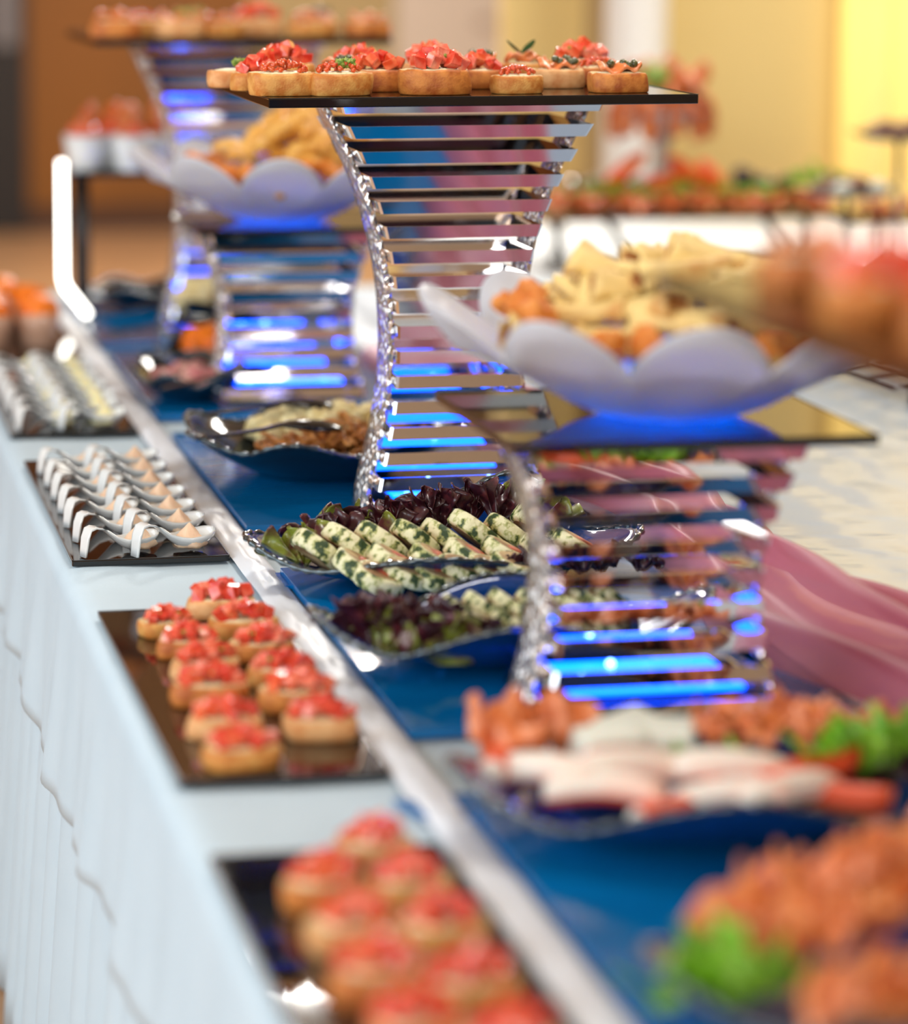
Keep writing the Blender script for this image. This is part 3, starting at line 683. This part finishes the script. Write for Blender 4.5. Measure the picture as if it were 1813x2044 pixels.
def roll(loc, nrm, spin, s, label, group, i):
    t = thing('herb_roll', label, 'crepe roll', loc, 0, group, s)
    t.rotation_euler = (Vector(nrm).to_track_quat('Z', 'Y').to_matrix() @ Matrix.Rotation(spin, 3, 'Z')).to_euler()
    inst('crepe', rolls[i % 5], t); inst('salmon_core', core_me, t, (.002, -.002, .0072))
r = R(12); G = 'herb crepe rolls on the focused plate'
for i in range(8):
    u = i / 7
    roll((.598 + .275 * u, 3.150 + .070 * u, PZ + .040 + .004 * math.sin(i * 3)), (.62, .18 + .05 * math.sin(i), .74), i * .9, 1.15 + .1 * r.random(), 'leaning herb crepe roll, %s from the left in the back row of the focused plate' % ORD[i], G, i)
for i in range(7):
    u = i / 6
    roll((.635 + .27 * u, 3.095 + .055 * u, PZ + .030), (.5, -.05, .85), i * 1.3, 1.12 + .1 * r.random(), 'leaning herb crepe roll, %s from the left in the middle row of the focused plate' % ORD[i], G, i + 2)
for i in range(6):
    u = i / 5
    roll((.650 + .16 * u, 3.062 + .012 * u, PZ + .026 + .004 * (i % 2)), (.3, -.15, .93), i * 1.7, 1.0 + .1 * r.random(), 'low herb crepe roll, %s from the left in the front row of the focused plate' % ORD[i], G, i + 1)
G = 'herb crepe rolls on the nearer plate'
for j in range(3):
    for i in range(7):
        u = i / 6
        roll((.690 + .17 * u - .014 * j, 2.850 - .040 * j + .03 * u, PZ + .036 - .006 * j), (.62, .1, .74), i * .7 + j, .88, 'herb crepe roll, %s from the left in the %s row of the nearer plate' % (ORD[i], ('back', 'middle', 'front')[j]), G, i + j)

# ------------------------------------------------------------------ lettuce
def lettuce_mesh(seed, L=.06, W=.075, mat=None, ruff=.016):
    mat = mat or lettuce_red
    r = R(seed); bm = B(); n, m = 14, 56; ph = r.uniform(0, 90); rows = []
    for i in range(n + 1):
        u = (i / n) ** .8; row = []
        for j in range(m + 1):
            v = (j / m * 2 - 1) * 1.25
            lobe = 1 + .16 * noise.noise(Vector((v * 3.2, ph, 0))) + .10 * noise.noise(Vector((v * 8.5, ph, 4))) * u
            rad = L * (.06 + .94 * u) * lobe; A = ruff * u ** 1.6
            y = A * (math.sin(v * 9 + ph + 2 * noise.noise(Vector((v * 2, ph, 7)))) + .7 * math.sin(v * 21 + 2 * ph + 3 * u)) + .022 * noise.noise(Vector((v * 1.2 + ph, u * 2.5, 1))) + .25 * L * u * u
            x = rad * math.sin(v) + A * .5 * math.cos(v * 17 + ph); z = rad * (.25 + .75 * math.cos(v * .8)) + A * .5 * math.sin(v * 14 + ph)
            row.append(bm.verts.new((x, y, z)))
        rows.append(row)
    skin(bm, rows, 0, False)
    ex = bmesh.ops.extrude_face_region(bm, geom=bm.faces[:]); bmesh.ops.translate(bm, verts=[v for v in ex['geom'] if isinstance(v, bmesh.types.BMVert)], vec=(0, .0007, 0))
    bmesh.ops.recalc_face_normals(bm, faces=bm.faces)
    me = bpy.data.meshes.new('lettuce'); bm.to_mesh(me); bm.free(); me.materials.append(mat); me.polygons.foreach_set('use_smooth', [True] * len(me.polygons)); return me
lred = [lettuce_mesh(i) for i in range(3)] + [lettuce_mesh(9, mat=lettuce_mix)]
lgrn = [lettuce_mesh(20 + i, mat=lettuce_grn) for i in range(2)]
def leaf(loc, rot, s, me, label, group):
    o = inst('lettuce_leaf', me, None, loc, rot, s); return tag(o, label, 'lettuce', group)
r = R(31); G = 'red lettuce on the focused plate'
lp = [(.585, 3.175, .030, 3), (.615, 3.205, .034, 0), (.648, 3.225, .034, 1), (.685, 3.235, .036, 2), (.725, 3.25, .038, 0), (.762, 3.26, .042, 1), (.800, 3.265, .052, 2), (.833, 3.27, .052, 1), (.872, 3.27, .045, 3), (.66, 3.245, .03, 3), (.745, 3.265, .05, 2)]
for i, (x, y, z, k) in enumerate(lp):
    leaf((x, y - .012, PZ + z - .012), (r.uniform(-.35, .2), r.uniform(-.3, .3), r.uniform(-.6, .6)), r.uniform(.72, .90), lred[k], 'frilly dark red lettuce leaf, %s behind the focused herb rolls' % ORD[i], G)
for i in range(7):
    leaf((.815 + .022 * i, 3.065 + .012 * (i % 3), PZ + .022), (.5 + r.uniform(-.2, .3), r.uniform(-.4, .4), r.uniform(-.5, .5)), .45, lred[i % 3], 'dark red lettuce leaf, %s at the front right of the focused herb rolls' % ORD[i], G)
for i in range(11):
    leaf((.585 + .0085 * i, 2.785 - .006 * i + .03 * (i % 2), PZ + .012), (r.uniform(-.3, .6), r.uniform(-.4, .4), r.uniform(-1, 1)), r.uniform(.7, .95), lred[(0, 1, 3, 2)[i % 4]], 'blurred red lettuce leaf, %s from the left on the nearer herb roll plate' % ORD[i], 'red lettuce on the nearer plate')

# ------------------------------------------------------------------ white tasting spoons
def spoon_mesh():
    bm = B(); L = .112
    cp = [(0, .001, .0075, 0), (.012, .012, .0085, 0), (.03, .026, .0095, 0), (.075, .0375, .010, 0), (.14, .040, .010, 0), (.22, .037, .0095, .001), (.32, .028, .009, .002), (.42, .0175, .0105, .005), (.52, .0085, .0165, .010), (.62, .003, .0215, .014), (.74, .0012, .0235, .017), (.86, .004, .021, .016), (.94, .010, .015, .012), (.985, .017, .008, .006), (1.0, .0215, .002, .001)]
    rings = []
    for s, z, w, dep in cp:
        up = []; m = 10
        for j in range(m + 1):
            v = j / m * 2 - 1; up.append((s * L, v * w, z + dep * abs(v) ** 2.2))
        th = .0028 if s < .4 else .002
        if s < .06: lo = [(x + th, y, zz) for x, y, zz in up[::-1]]
        elif s < .3: lo = [(x + th * .2, y, zz - th) for x, y, zz in up[::-1]]
        else: lo = [(x, y * .93, zz + th) for x, y, zz in up[::-1]]
        rings.append([bm.verts.new(p) for p in up + lo])
    skin(bm, rings); bm.faces.new(rings[0]); bm.faces.new(rings[-1])
    bmesh.ops.recalc_face_normals(bm, faces=bm.faces)
    me = bpy.data.meshes.new('tasting_spoon'); bm.to_mesh(me); bm.free(); me.materials.append(porcelain); me.polygons.foreach_set('use_smooth', [True] * len(me.polygons)); return me
spoon_me = spoon_mesh()
def mousse_mesh(mat, seed):
    bm = B(); prof = [(.016, 0), (.0175, .003), (.0165, .007), (.012, .011), (.0095, .014), (.0055, .018), (.002, .022), (.0005, .0235)]
    rings = lathe(bm, prof, 24, fr=lambda a, r, z: (r * (1 + .12 * math.cos(5 * a + z * 300 + seed)) * math.cos(a), r * .85 * (1 + .12 * math.cos(5 * a + z * 300 + seed)) * math.sin(a), z))
    bm.faces.new(rings[0]); bm.faces.new(rings[-1]); bmesh.ops.recalc_face_normals(bm, faces=bm.faces)
    me = bpy.data.meshes.new('mousse'); bm.to_mesh(me); bm.free(); me.materials.append(mat); me.polygons.foreach_set('use_smooth', [True] * len(me.polygons)); return me
mouss = [mousse_mesh(mousse_m, 0), mousse_mesh(mousse_y, 2)]
def spoons(x0s, y0, dy, n, which, slab, mlab, gs, gm, ang):
    r = R(int(y0 * 10))
    for c, x in enumerate(x0s):
        for i in range(n):
            a = ang + r.uniform(-.04, .04); x_, y_ = x + r.uniform(-.002, .002), y0 + dy * i + (-.008 if c else 0)
            o = inst('tasting_spoon', spoon_me, None, (x_, y_, LT + .0003), (0, 0, a), .92 if c == 0 else 1.0)
            cn = ('left', 'right')[c]
            tag(o, slab % (cn, ORD[i]), 'spoon', gs)
            q = .078
            p = inst('mousse_dollop', mouss[which], None, (x_ + q * math.cos(a), y_ + q * math.sin(a), LT + .0055), (0, 0, r.uniform(0, 3)), 1.2)
            tag(p, mlab % (cn, ORD[i]), 'mousse', gm)
spoons((.352, .413), 3.352, .088, 7, 0, 'white porcelain tasting spoon, %s column of the pink mousse tray, %s from the front', 'pink mousse dollop in the %s column of tasting spoons, %s from the front', 'white tasting spoons in the pink mousse tray', 'pink mousse dollops', .40)
spoons((.352, .413), 4.235, .088, 7, 1, 'blurred white tasting spoon, %s column of the pale mousse tray, %s from the front', 'blurred pale yellow mousse dollop, %s spoon column of the far tray, %s from the front', 'white tasting spoons in the pale mousse tray', 'pale mousse dollops', .40)

# ------------------------------------------------------------------ orange salad cups at the far left
def cup_mesh():
    bm = B(); rr = lathe(bm, [(.028, 0), (.030, .002), (.036, .04), (.040, .062), (.038, .062), (.034, .04), (.027, .006)], 28)
    bm.faces.new(rr[0]); bm.faces.new(rr[-1]); bmesh.ops.recalc_face_normals(bm, faces=bm.faces)
    me = bpy.data.meshes.new('cup'); bm.to_mesh(me); bm.free(); me.polygons.foreach_set('use_smooth', [True] * len(me.polygons)); return me
cup_c = mm(cup_me0 := cup_mesh(), M('clear_peach_glass', s2l((238, 190, 160)), .15, trans=.3, coat=.4))
cup_w = mm(cup_mesh(), porcelain)
orange_f = mm(blob_mesh('orange_salad', .036, .75, 3, .3), carrot)
for i, (x, y) in enumerate(((.375, 5.08), (.462, 5.10), (.378, 5.22), (.462, 5.25), (.42, 5.38))):
    o = inst('salad_cup', cup_c, None, (x, y, LT)); tag(o, 'peach glass cup of orange salad, %s from the front at the far left' % ORD[i], 'cup', 'orange salad cups')
    o = inst('salad_heap', orange_f, None, (x, y, LT + .066), (0, 0, i)); tag(o, 'orange salad heaped in the %s peach cup' % ORD[i], 'salad', 'orange salad heaps')
# ------------------------------------------------------------------ black rack with white cups of tomato and salmon
rk = thing('cup_rack', 'black plate rack with thin legs holding white cups, far left', 'rack', (.70, 5.66, TZ + .002), 0)
obj('plate', box(B(), -.135, .13, -.09, .09, .266, .276, bev=.002), blackglass, rk, False)
for x in (-.10, .10):
    for y in (-.07, .07): obj('leg', tube(B(), [(x, y, 0), (x, y, .267)], .008), black_m, rk)
obj('crossbar', tube(B(), [(-.10, -.07, .02), (.10, -.07, .02)], .006), black_m, rk)
sal_me = mm(blob_mesh('salmon_curl', .026, 1.5, 4, .3, .7, .9), salmon2); tom_me = mm(blob_mesh('tomato_wedge', .022, .8, 6, .25), tomatoes[3])
for i, (x, y) in enumerate(((.605, 5.62), (.665, 5.66), (.695, 5.60), (.755, 5.63), (.80, 5.67))):
    z = TZ + .002 + .276
    o = inst('white_cup', cup_w, None, (x, y, z), None, 1.12); tag(o, 'white porcelain cup on the black rack, %s from the left' % ORD[i], 'cup', 'white cups on the black rack')
    t = thing('cup_filling', 'tomato and salmon filling in the %s white cup from the left' % ORD[i], 'salad', (x, y, z + .068), i, 'fillings of the white cups')
    inst('tomato_wedge', tom_me, t, (.006, -.008, .004)); inst('tomato_wedge', tom_me, t, (-.014, .006, .004), (1, 0, 1)); inst('salmon_curl', sal_me, t, (.002, .006, .024), (.3, .3, 0))
# rod whose sun glint is put in as emission
lt = thing('glint_rod', 'upright rod with a bent foot, sun glint put in as white glow, at the far left', 'light', (.552, 5.5, TZ + .006))
obj('rod', tube(B(), [(-.006, 0, .300), (-.006, 0, .15), (-.006, 0, .075), (-.002, -.01, .060), (.030, -.09, .018)], .007, 12), M('glint_white', (1, 1, 1), .3, emis=((1, .97, .88), 5)), lt)
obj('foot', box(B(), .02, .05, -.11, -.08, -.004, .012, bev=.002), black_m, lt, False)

# ------------------------------------------------------------------ dish contents
def heap(name, n, cx, cy, rad_x, rad_y, zb, h, me_list, label, cat, group, seed, smin=.8, smax=1.2, flat=.4):
    r = R(seed)
    for k in range(n):
        q = math.sqrt((k + .5) / n); a = k * 2.399
        o = inst(name, me_list[k % len(me_list)], None, (cx + q * rad_x * math.cos(a), cy + q * rad_y * math.sin(a), zb + h * (1 - q * q)), (r.uniform(-flat, flat), r.uniform(-flat, flat), r.uniform(0, 6)), r.uniform(smin, smax))
        tag(o, label, cat, group)
cau = [mm(blob_mesh('cauliflower_floret', .019, .85, 3 * i, .45, 1, 1, 3, 3), cauli) for i in range(3)]
heap('cauliflower_floret', 34, .765, 3.925, .115, .045, PZ + .042, .020, cau, 'cream coloured floret along the back of the noodle dish', 'floret', 'cream florets in the noodle dish', 5)
nb = B(); r = R(61)
for k in range(150):
    q = math.sqrt(r.random()); a = r.uniform(0, 2 * PI); cx_, cy_ = q * .115 * math.cos(a), q * .085 * math.sin(a); zc = .020 + .042 * (1 - q * q) * r.uniform(.5, 1.1)
    d = r.uniform(0, 6); cv = r.uniform(-30, 30); p = []; x, y = cx_, cy_
    for i in range(9):
        e_ = max(1, math.hypot(x / .125, y / .095)); p.append((x / e_, y / e_, max(zc + .008 * math.sin(i * .9 + k), .02 + .02 * min(1, math.hypot(x / .125, y / .095)) ** 3))); x += .010 * math.cos(d); y += .010 * math.sin(d); d += cv * .01 + r.uniform(-.3, .3)
    tube(nb, p, .0032, 5)
no = obj('fried_noodles', nb, noodle_m, None, True, (.765, 3.815, PZ)); tag(no, 'tangle of brown fried noodles in the ruffled black dish', 'noodles', None, 'stuff')
heap('shredded_carrot', 16, .74, 4.76, .06, .05, PZ + .036, .03, [mm(blob_mesh('carrot', .022, .7, 2 * i, .5, 1.2, .9, 3, 4), carrot) for i in range(3)], 'tuft of bright orange shredded carrot in the black dish', 'carrot', 'carrot shreds in the black dish', 8)
heap('cauliflower_floret', 14, .755, 4.95, .06, .03, PZ + .09, .03, cau, 'cream coloured piece on the dish behind the carrots', 'floret', 'cream pieces behind the carrots', 9, 1.0, 1.4)
ruffle_plate(.755, 4.95, PZ + .062, .085, .05, 0, 'small dark dish of cream pieces behind the carrot salad', darkglass, None, .03, .004, 6, 0, False)
obj_stem = lathe(bmst := B(), [(.03, 0), (.02, .01), (.014, .03), (.02, .063)], 20); bmst.faces.new(obj_stem[0]); bmst.faces.new(obj_stem[-1])
o = obj('dish_pedestal', bmst, black_m, None, True, (.755, 4.95, PZ)); tag(o, 'short black pedestal under the small dish of cream pieces', 'pedestal')
pink_m = M('pink_salad', s2l((196, 104, 112)), .45, sss=.2, noise_=(60, s2l((220, 180, 160)), .4, .65))
heap('salad_piece', 12, .645, 4.50, .05, .085, PZ + .022, .022, [mm(blob_mesh('salad', .016, .7, 5 * i, .5), pink_m) for i in range(2)], 'pinkish salad piece in the black dish beside the far stand', 'salad', 'pink salad pieces', 10)
# black serving spoons
def serving_spoon(loc, rz, s, label, tilt=0):
    bm = B(); rings = []
    for sx, z, w, dep in ((0, .012, .006, 0), (.02, .013, .0085, .0), (.07, .013, .008, 0), (.12, .016, .0075, 0), (.145, .022, .010, -.002), (.165, .025, .020, -.008), (.19, .024, .027, -.012), (.22, .02, .027, -.012), (.24, .014, .020, -.008), (.252, .009, .008, -.002), (.255, .007, .002, 0)):
        up = [(sx, (j / 5 - 1) * w, z + .006 + dep * abs(j / 5 - 1) ** 2) for j in range(11)]; lo = [(x, y * .9, zz - .004) for x, y, zz in up[::-1]]
        rings.append([bm.verts.new(p) for p in up + lo])
    skin(bm, rings); bm.faces.new(rings[0]); bm.faces.new(rings[-1])
    o = obj('serving_spoon', bm, blackplastic, None, True, loc); o.rotation_euler = (0, tilt, rz); o.scale = (s,) * 3
    tag(o, label, 'spoon', 'black serving spoons')
serving_spoon((.545, 3.735, PZ + .056), .12, .80, 'shiny black serving spoon lying across the noodle dish', -.04)
serving_spoon((.585, 3.90, PZ + .060), .12, .72, 'black serving spoon lying in the cream florets', -.05)
serving_spoon((.575, 4.31, PZ + .03), .35, .78, 'black serving spoon in front of the pinkish salad dish', -.1)
serving_spoon((.555, 4.80, PZ + .045), .25, .82, 'black serving spoon with white glint beside the carrot salad', -.08)
serving_spoon((.575, 5.22, PZ + .02), .2, .8, 'black serving spoon lying behind the carrot salad', -.08)
# seafood plate
G = 'crab sticks on the seafood plate'
def stick_mesh():
    bm = B(); n = 14; rows = []
    for i in range(9):
        u = i / 8 - .5; sc = 1 if 0 < i < 8 else .8
        rows.append([bm.verts.new((u * .085, .0125 * sc * math.cos(2 * PI * k / n), .0115 * sc * math.sin(2 * PI * k / n) + .006 * (1 - 4 * u * u))) for k in range(n)])
    for a, b in zip(rows, rows[1:]):
        for k in range(n): bm.faces.new((a[k], a[(k + 1) % n], b[(k + 1) % n], b[k])).material_index = 0 if 3 <= k <= 7 else 1
    bm.faces.new(rows[0]); bm.faces.new(rows[-1]); bmesh.ops.recalc_face_normals(bm, faces=bm.faces)
    me = bpy.data.meshes.new('crab_stick'); bm.to_mesh(me); bm.free(); mm(me, crab_w, crab_r); me.polygons.foreach_set('use_smooth', [True] * len(me.polygons)); return me
stk = stick_mesh(); r = R(4)
for i, (x, y, z, rz, rx) in enumerate(((.628, 2.305, .050, 1.2, 2.6), (.655, 2.245, .045, -.9, .2), (.690, 2.200, .040, -.4, -.2), (.745, 2.175, .038, .5, 2.290), (.785, 2.165, .040, -.3, -.3), (.832, 2.165, .042, .35, .1), (.872, 2.170, .046, -.5, 2.8), (.72, 2.225, .052, .1, .3), (.80, 2.205, .052, -.2, .1), (.860, 2.205, .056, .2, 3.0))):
    o = inst('crab_stick', stk, None, (x - .035, y, PZ + z), (rx, r.uniform(-.15, .15), rz), 1.15); tag(o, 'white and red crab stick, %s along the seafood plate' % ORD[i], 'crab stick', G)
for i, (x, y, rz) in enumerate(((.632, 2.345, .3), (.668, 2.352, -.2), (.70, 2.340, .5), (.645, 2.320, 1.2))):
    o = inst('salmon_slice', salm_top[i % 2], None, (x - .035, y, PZ + .048), (.5, .2, rz), (1.1, 1.2, 2.2)); tag(o, 'folded salmon slice at the left tip of the seafood plate, %s from the front' % ORD[(1, 3, 2, 0)[i]], 'salmon', 'salmon slices on the seafood plate')
chz = []
for i in range(2):
    bm = B(); box(bm, -.028, .028, -.02, .02, 0, .042, bev=.004)
    for v in bm.verts: v.co *= 1 + .12 * noise.noise(v.co * 40 + Vector((i * 5, 0, 0)))
    me = bpy.data.meshes.new('cheese'); bmesh.ops.recalc_face_normals(bm, faces=bm.faces); bm.to_mesh(me); bm.free(); me.materials.append(white_food); chz.append(me)
for i, (x, y, rz) in enumerate(((.715, 2.285, .2), (.765, 2.290, -.3), (.74, 2.315, .5))):
    o = inst('cheese_block', chz[i % 2], None, (x - .035, y, PZ + .03), (.1, 0, rz), 1.0); tag(o, 'white cheese block on the seafood plate, %s from the left' % ORD[(0, 2, 1)[i]], 'cheese', 'white cheese blocks')
sal2 = [slice_mesh(10 + i, (salmon, salmon2)[i % 2], .07, .035, .004, 'salmon_strip', 1.3, .010) for i in range(5)]
r = R(15)
for i in range(34):
    u = i / 33
    o = inst('salmon_strip', sal2[i % 5], None, (.760 + .19 * u + r.uniform(-.012, .012), 2.295 + r.uniform(-.035, .03) - .02 * u, PZ + .050 + r.uniform(0, .022) * (1 - abs(u - .4))), (r.uniform(-.9, .9), r.uniform(-.6, .6), r.uniform(0, 6)), r.uniform(.5, .75)); tag(o, 'curled salmon shred heaped at the back of the seafood plate', 'salmon', 'salmon shreds on the seafood plate')
for i in range(9):
    leaf((.775 + .022 * i, 2.252 - .004 * i, PZ + .024), (.5, r.uniform(-.4, .4), r.uniform(-.4, .4)), .55, lred[i % 3], 'dark red lettuce leaf under the salmon shreds, %s from the left' % ORD[i], 'red lettuce on the seafood plate')
for i, (x, y, s) in enumerate(((.752, 2.235, .5), (.795, 2.225, .5), (.885, 2.225, .75), (.915, 2.220, .8), (.945, 2.225, .85))):
    leaf((x - .03, y, PZ + .036), (.5, .2 * (i % 2), r.uniform(-.6, .6)), s, lgrn[i % 2], 'bright green lettuce leaf on the seafood plate, %s from the left' % ORD[i], 'green lettuce on the seafood plate')
# smoked salmon plate
G = 'smoked salmon slices on the corner plate'; r = R(18)
sal3 = [slice_mesh(30 + i, (salmon2, salmon)[i % 3 == 0], .13, .055, .005, 'smoked_salmon', 1.2, .010) for i in range(5)]
for i in range(48):
    u = i / 47; row = i % 3
    x = .655 + .26 * u + (0, .01, -.02)[row]; y = (1.860, 1.825, 1.700)[row] + .03 * u + r.uniform(-.012, .012)
    z = (.045 + .075 * u, .045 + .045 * u, .045)[row]
    o = inst('smoked_salmon_slice', sal3[i % 5], None, (x, y, PZ + z), (r.uniform(-.8, .8), r.uniform(-.4, .4), r.uniform(-.2, 1.1)), (r.uniform(.55, .8), r.uniform(.4, .6), 1.1)); tag(o, 'draped orange smoked salmon slice on the corner plate', 'salmon', G)
for i, (x, y, s, m_) in enumerate(((.640, 1.800, 1.0, 0), (.672, 1.785, .9, 1), (.735, 1.760, .6, 0), (.79, 1.760, .5, 1), (.84, 1.765, .5, 0))):
    leaf((x - .045, y, PZ + .020), (.7, .3 * (i % 2) - .3, .4 - .4 * (i % 2)), s * .85, lgrn[m_], 'bright green lettuce leaf on the corner salmon plate, %s from the left' % ORD[i], 'green lettuce on the corner plate')
hm = slice_mesh(50, M('grey_brown_herring', s2l((124, 104, 84)), .35, noise_=(40, s2l((84, 74, 62)), .4, .6), coat=.3), .08, .03, .006, 'herring')
for i in range(9):
    o = inst('herring_fillet', hm, None, (.690 + .026 * i, 1.760 + .008 * (i % 2), PZ + .036), (.3, 0, .3 * (i % 3)), .9); tag(o, 'grey-brown fish fillet between the salmon slices on the corner plate', 'fish fillet', 'fish fillets on the corner plate')

# ------------------------------------------------------------------ back table: salmon platter, tiered stand, wire trivet
pl = thing('platter_stand', 'dark glass platter on black splayed legs on the back table', 'platter', (2.0, 6.22, TZ))
obj('platter', box(B(), -.33, .36, -.18, .18, .118, .128, bev=.003), M('dark_platter', (.05, .03, .03), .12, coat=.4), pl, False)
for x in (-.28, .3):
    for s in (-1, 1): obj('leg', tube(B(), [(x - .05 * s, -.12 * s, .002), (x + .05 * s, .12 * s, .119)], .008), black_m, pl)
for x in (-.17, .19): obj('leg', tube(B(), [(x + .04, -.13, .002), (x - .04, -.13, .119)], .009), black_m, pl)
PB = TZ + .128; r = R(70)
sal4 = [slice_mesh(60 + i, salmon2, .07, .05, .006, 'salmon_curl', 1.2, .012) for i in range(3)]
for i in range(44):
    u = (i % 22) / 21; o = inst('salmon_curl', sal4[i % 3], None, (1.70 + .58 * u, 6.08 + .06 * (i // 22) + r.uniform(-.01, .01), PB + .004 + .008 * (i // 22)), (r.uniform(-.3, .3), r.uniform(-.2, .2), r.uniform(0, 3)), r.uniform(.8, 1)); tag(o, 'orange salmon curl along the front of the back platter', 'salmon', 'salmon curls on the back platter')
for i in range(12):
    u = i / 11; leaf((1.74 + .55 * u, 6.15 + r.uniform(-.015, .015), PB + .004), (.4, 0, r.uniform(-.5, .5)), r.uniform(.7, 1.0) if i < 11 else 1.3, lgrn[i % 2], 'green lettuce leaf on the back platter, %s from the left' % ORD[i], 'green lettuce on the back platter')
ol = mm(blob_mesh('olive', .032, .9, 2, .3), olive_m)
for i in range(11):
    u = i / 10; o = inst('black_grape_cluster', ol, None, (1.755 + .48 * u, 6.20 + .015 * (i % 2), PB + .044 + (.022 if i in (5, 8) else 0)), (0, 0, i), (.9, .7, .8)); tag(o, 'dark grape cluster on the back platter, %s from the left' % ORD[i], 'grapes', 'dark grapes on the back platter')
# salmon tower
tw = thing('salmon_tower', 'tower of draped salmon rising from the back platter', 'salmon', (1.96, 6.24, PB))
bm = B(); rings = lathe(bm, [(.05, 0), (.045, .02), (.022, .06), (.018, .14), (.04, .17), (.10, .20), (.11, .215), (.02, .21)], 28); bm.faces.new(rings[0]); bm.faces.new(rings[-1]); obj('glass_stem', bm, M('tower_glass', (.75, .72, .7), .08, trans=.5), tw)
lob = slice_mesh(80, salmon2, .12, .045, .010, 'draped_salmon', 1.0, .012)
for k in range(12):
    a = 2 * PI * k / 12; inst('draped_salmon', lob, tw, (.080 * math.cos(a), .075 * math.sin(a), .205 + .012 * (k % 2)), (0, 1.15, a), 1.0)
for k in range(9):
    a = 2 * PI * k / 9; inst('salmon_curl', sal4[k % 3], tw, (.055 * math.cos(a), .05 * math.sin(a), .232 + .02 * (k % 3)), (r.uniform(-.5, .5), .3, a), 1.4)
inst('herb_tuft', tuft_me, tw, (-.03, -.03, .285), None, 4.5)
for k, (x, z, rr) in enumerate(((-.10, .085, .7), (.05, .08, -.6), (.11, .06, -.9), (-.02, .06, .2))):
    inst('orange_wedge', mm(blob_mesh('orange_wedge', .035, .5, k, .15, 1.8, .8), M('orange_wedge_skin', s2l((236, 74, 22)), .35, coat=.3, noise_=(20, s2l((240, 130, 40)), .45, .65))), tw, (x, -.06, z), (.2, -rr, 0))
# tiered stand with brown pastries
def tier(cx, cy, zs, label, h):
    t = thing('pastry_stand', label, 'stand', (cx, cy, TZ), 0, 'small pastry stands')
    bm = B(); tube(bm, [(0, 0, 0), (0, 0, h)], .0065); obj('pole', bm, M('dark_steel', (.2, .2, .22), .25, 1), t)
    bm = B(); rings = lathe(bm, [(.07, 0), (.07, .006), (.012, .012)], 30); bm.faces.new(rings[0]); bm.faces.new(rings[-1]); obj('base', bm, black_m, t)
    bm = B(); rings = lathe(bm, [(.02, h), (.07, h + .004), (.107, h + .018), (.110, h + .022), (.105, h + .021), (.068, h + .009), (.02, h + .006)], 40); bm.faces.new(rings[0]); bm.faces.new(rings[-1]); obj('plate', bm, darkglass, t)
    return TZ + h + .008
br = [mm(blob_mesh('brown_pastry', .022, .6, i * 3, .5, 1.3, .9), brownie) for i in range(2)]; wh = mm(blob_mesh('white_sweet', .02, .8, 9, .3), white_food)
for cx, cy, h, lab, gl in ((2.343, 5.80, .300, 'tall dark pastry plate on a thin pole at the right edge', 'tall'), (2.145, 5.58, .205, 'lower dark pastry plate on a thin pole beside the salmon platter', 'lower')):
    z = tier(cx, cy, h, lab, h)
    for k in range(8):
        a = k * 2.399; q = .075 * math.sqrt((k + .5) / 8); m_ = wh if (gl == 'lower' and k in (5, 7)) else br[k % 2]
        o = inst('pastry_piece', m_, None, (cx + q * math.cos(a), cy + q * math.sin(a), z + .012 + .010 * (k < 3)), (0, 0, k)); tag(o, 'small brown pastry piece on the %s pastry plate' % gl, 'pastry', 'pastries on the %s plate' % gl)
# second low platter behind the stands
p2 = thing('low_platter', 'low dark platter of reddish cold cuts behind the pastry stands', 'platter', (2.62, 6.10, TZ))
obj('platter', box(B(), -.3, .3, -.08, .08, .10, .11, bev=.003), M('dark_red_platter', (.07, .02, .02), .15), p2, False)
for x in (-.2, .2): obj('leg', tube(B(), [(x, 0, 0), (x, 0, .101)], .009), black_m, p2)
for i in range(14):
    o = inst('cold_cut', sal4[i % 3], None, (2.38 + .036 * i, 6.08 + .02 * (i % 2), TZ + .112), (0, 0, i)); tag(o, 'reddish cold cut on the low platter behind the pastry stands', 'cold cut', 'cold cuts on the low platter')
# black wire trivet on the film
wt = thing('wire_trivet', 'black wire lattice trivet standing on the film-covered cloth', 'trivet', (1.86, 4.50, TZ + .008), .3)
for k in range(6):
    y = -.22 + .088 * k; obj('wire', tube(B(), [(-.2, y - .08, .035), (.2, y + .08, .035)], .004, 6), black_m, wt)
for k in range(5):
    x = -.18 + .09 * k; obj('wire', tube(B(), [(x - .06, -.24, .038), (x + .06, .24, .038)], .004, 6), black_m, wt)
for x, y in ((-.17, -.2), (.17, -.2), (-.17, .2), (.17, .2)): obj('foot', tube(B(), [(x, y, 0), (x, y, .038)], .007), black_m, wt)
# frames of the added, unseen ceiling lamps
for i, (x, y) in enumerate(((1.2, 3.4), (1.6, 8.5), (2.2, 11.5), (2.9, 6.1))):
    t = thing('added_ceiling_lamp', 'added square ceiling lamp panel, %s from the camera' % ORD[i], 'lamp', (x, y, 3.15), 0, 'added ceiling lamps')
    obj('added_lamp_frame', box(box(box(box(B(), -.33, .33, -.33, -.305, 0, .05), -.33, .33, .305, .33, 0, .05), -.33, -.305, -.305, .305, 0, .05), .305, .33, -.305, .305, 0, .05), chrome_edge, t, False)
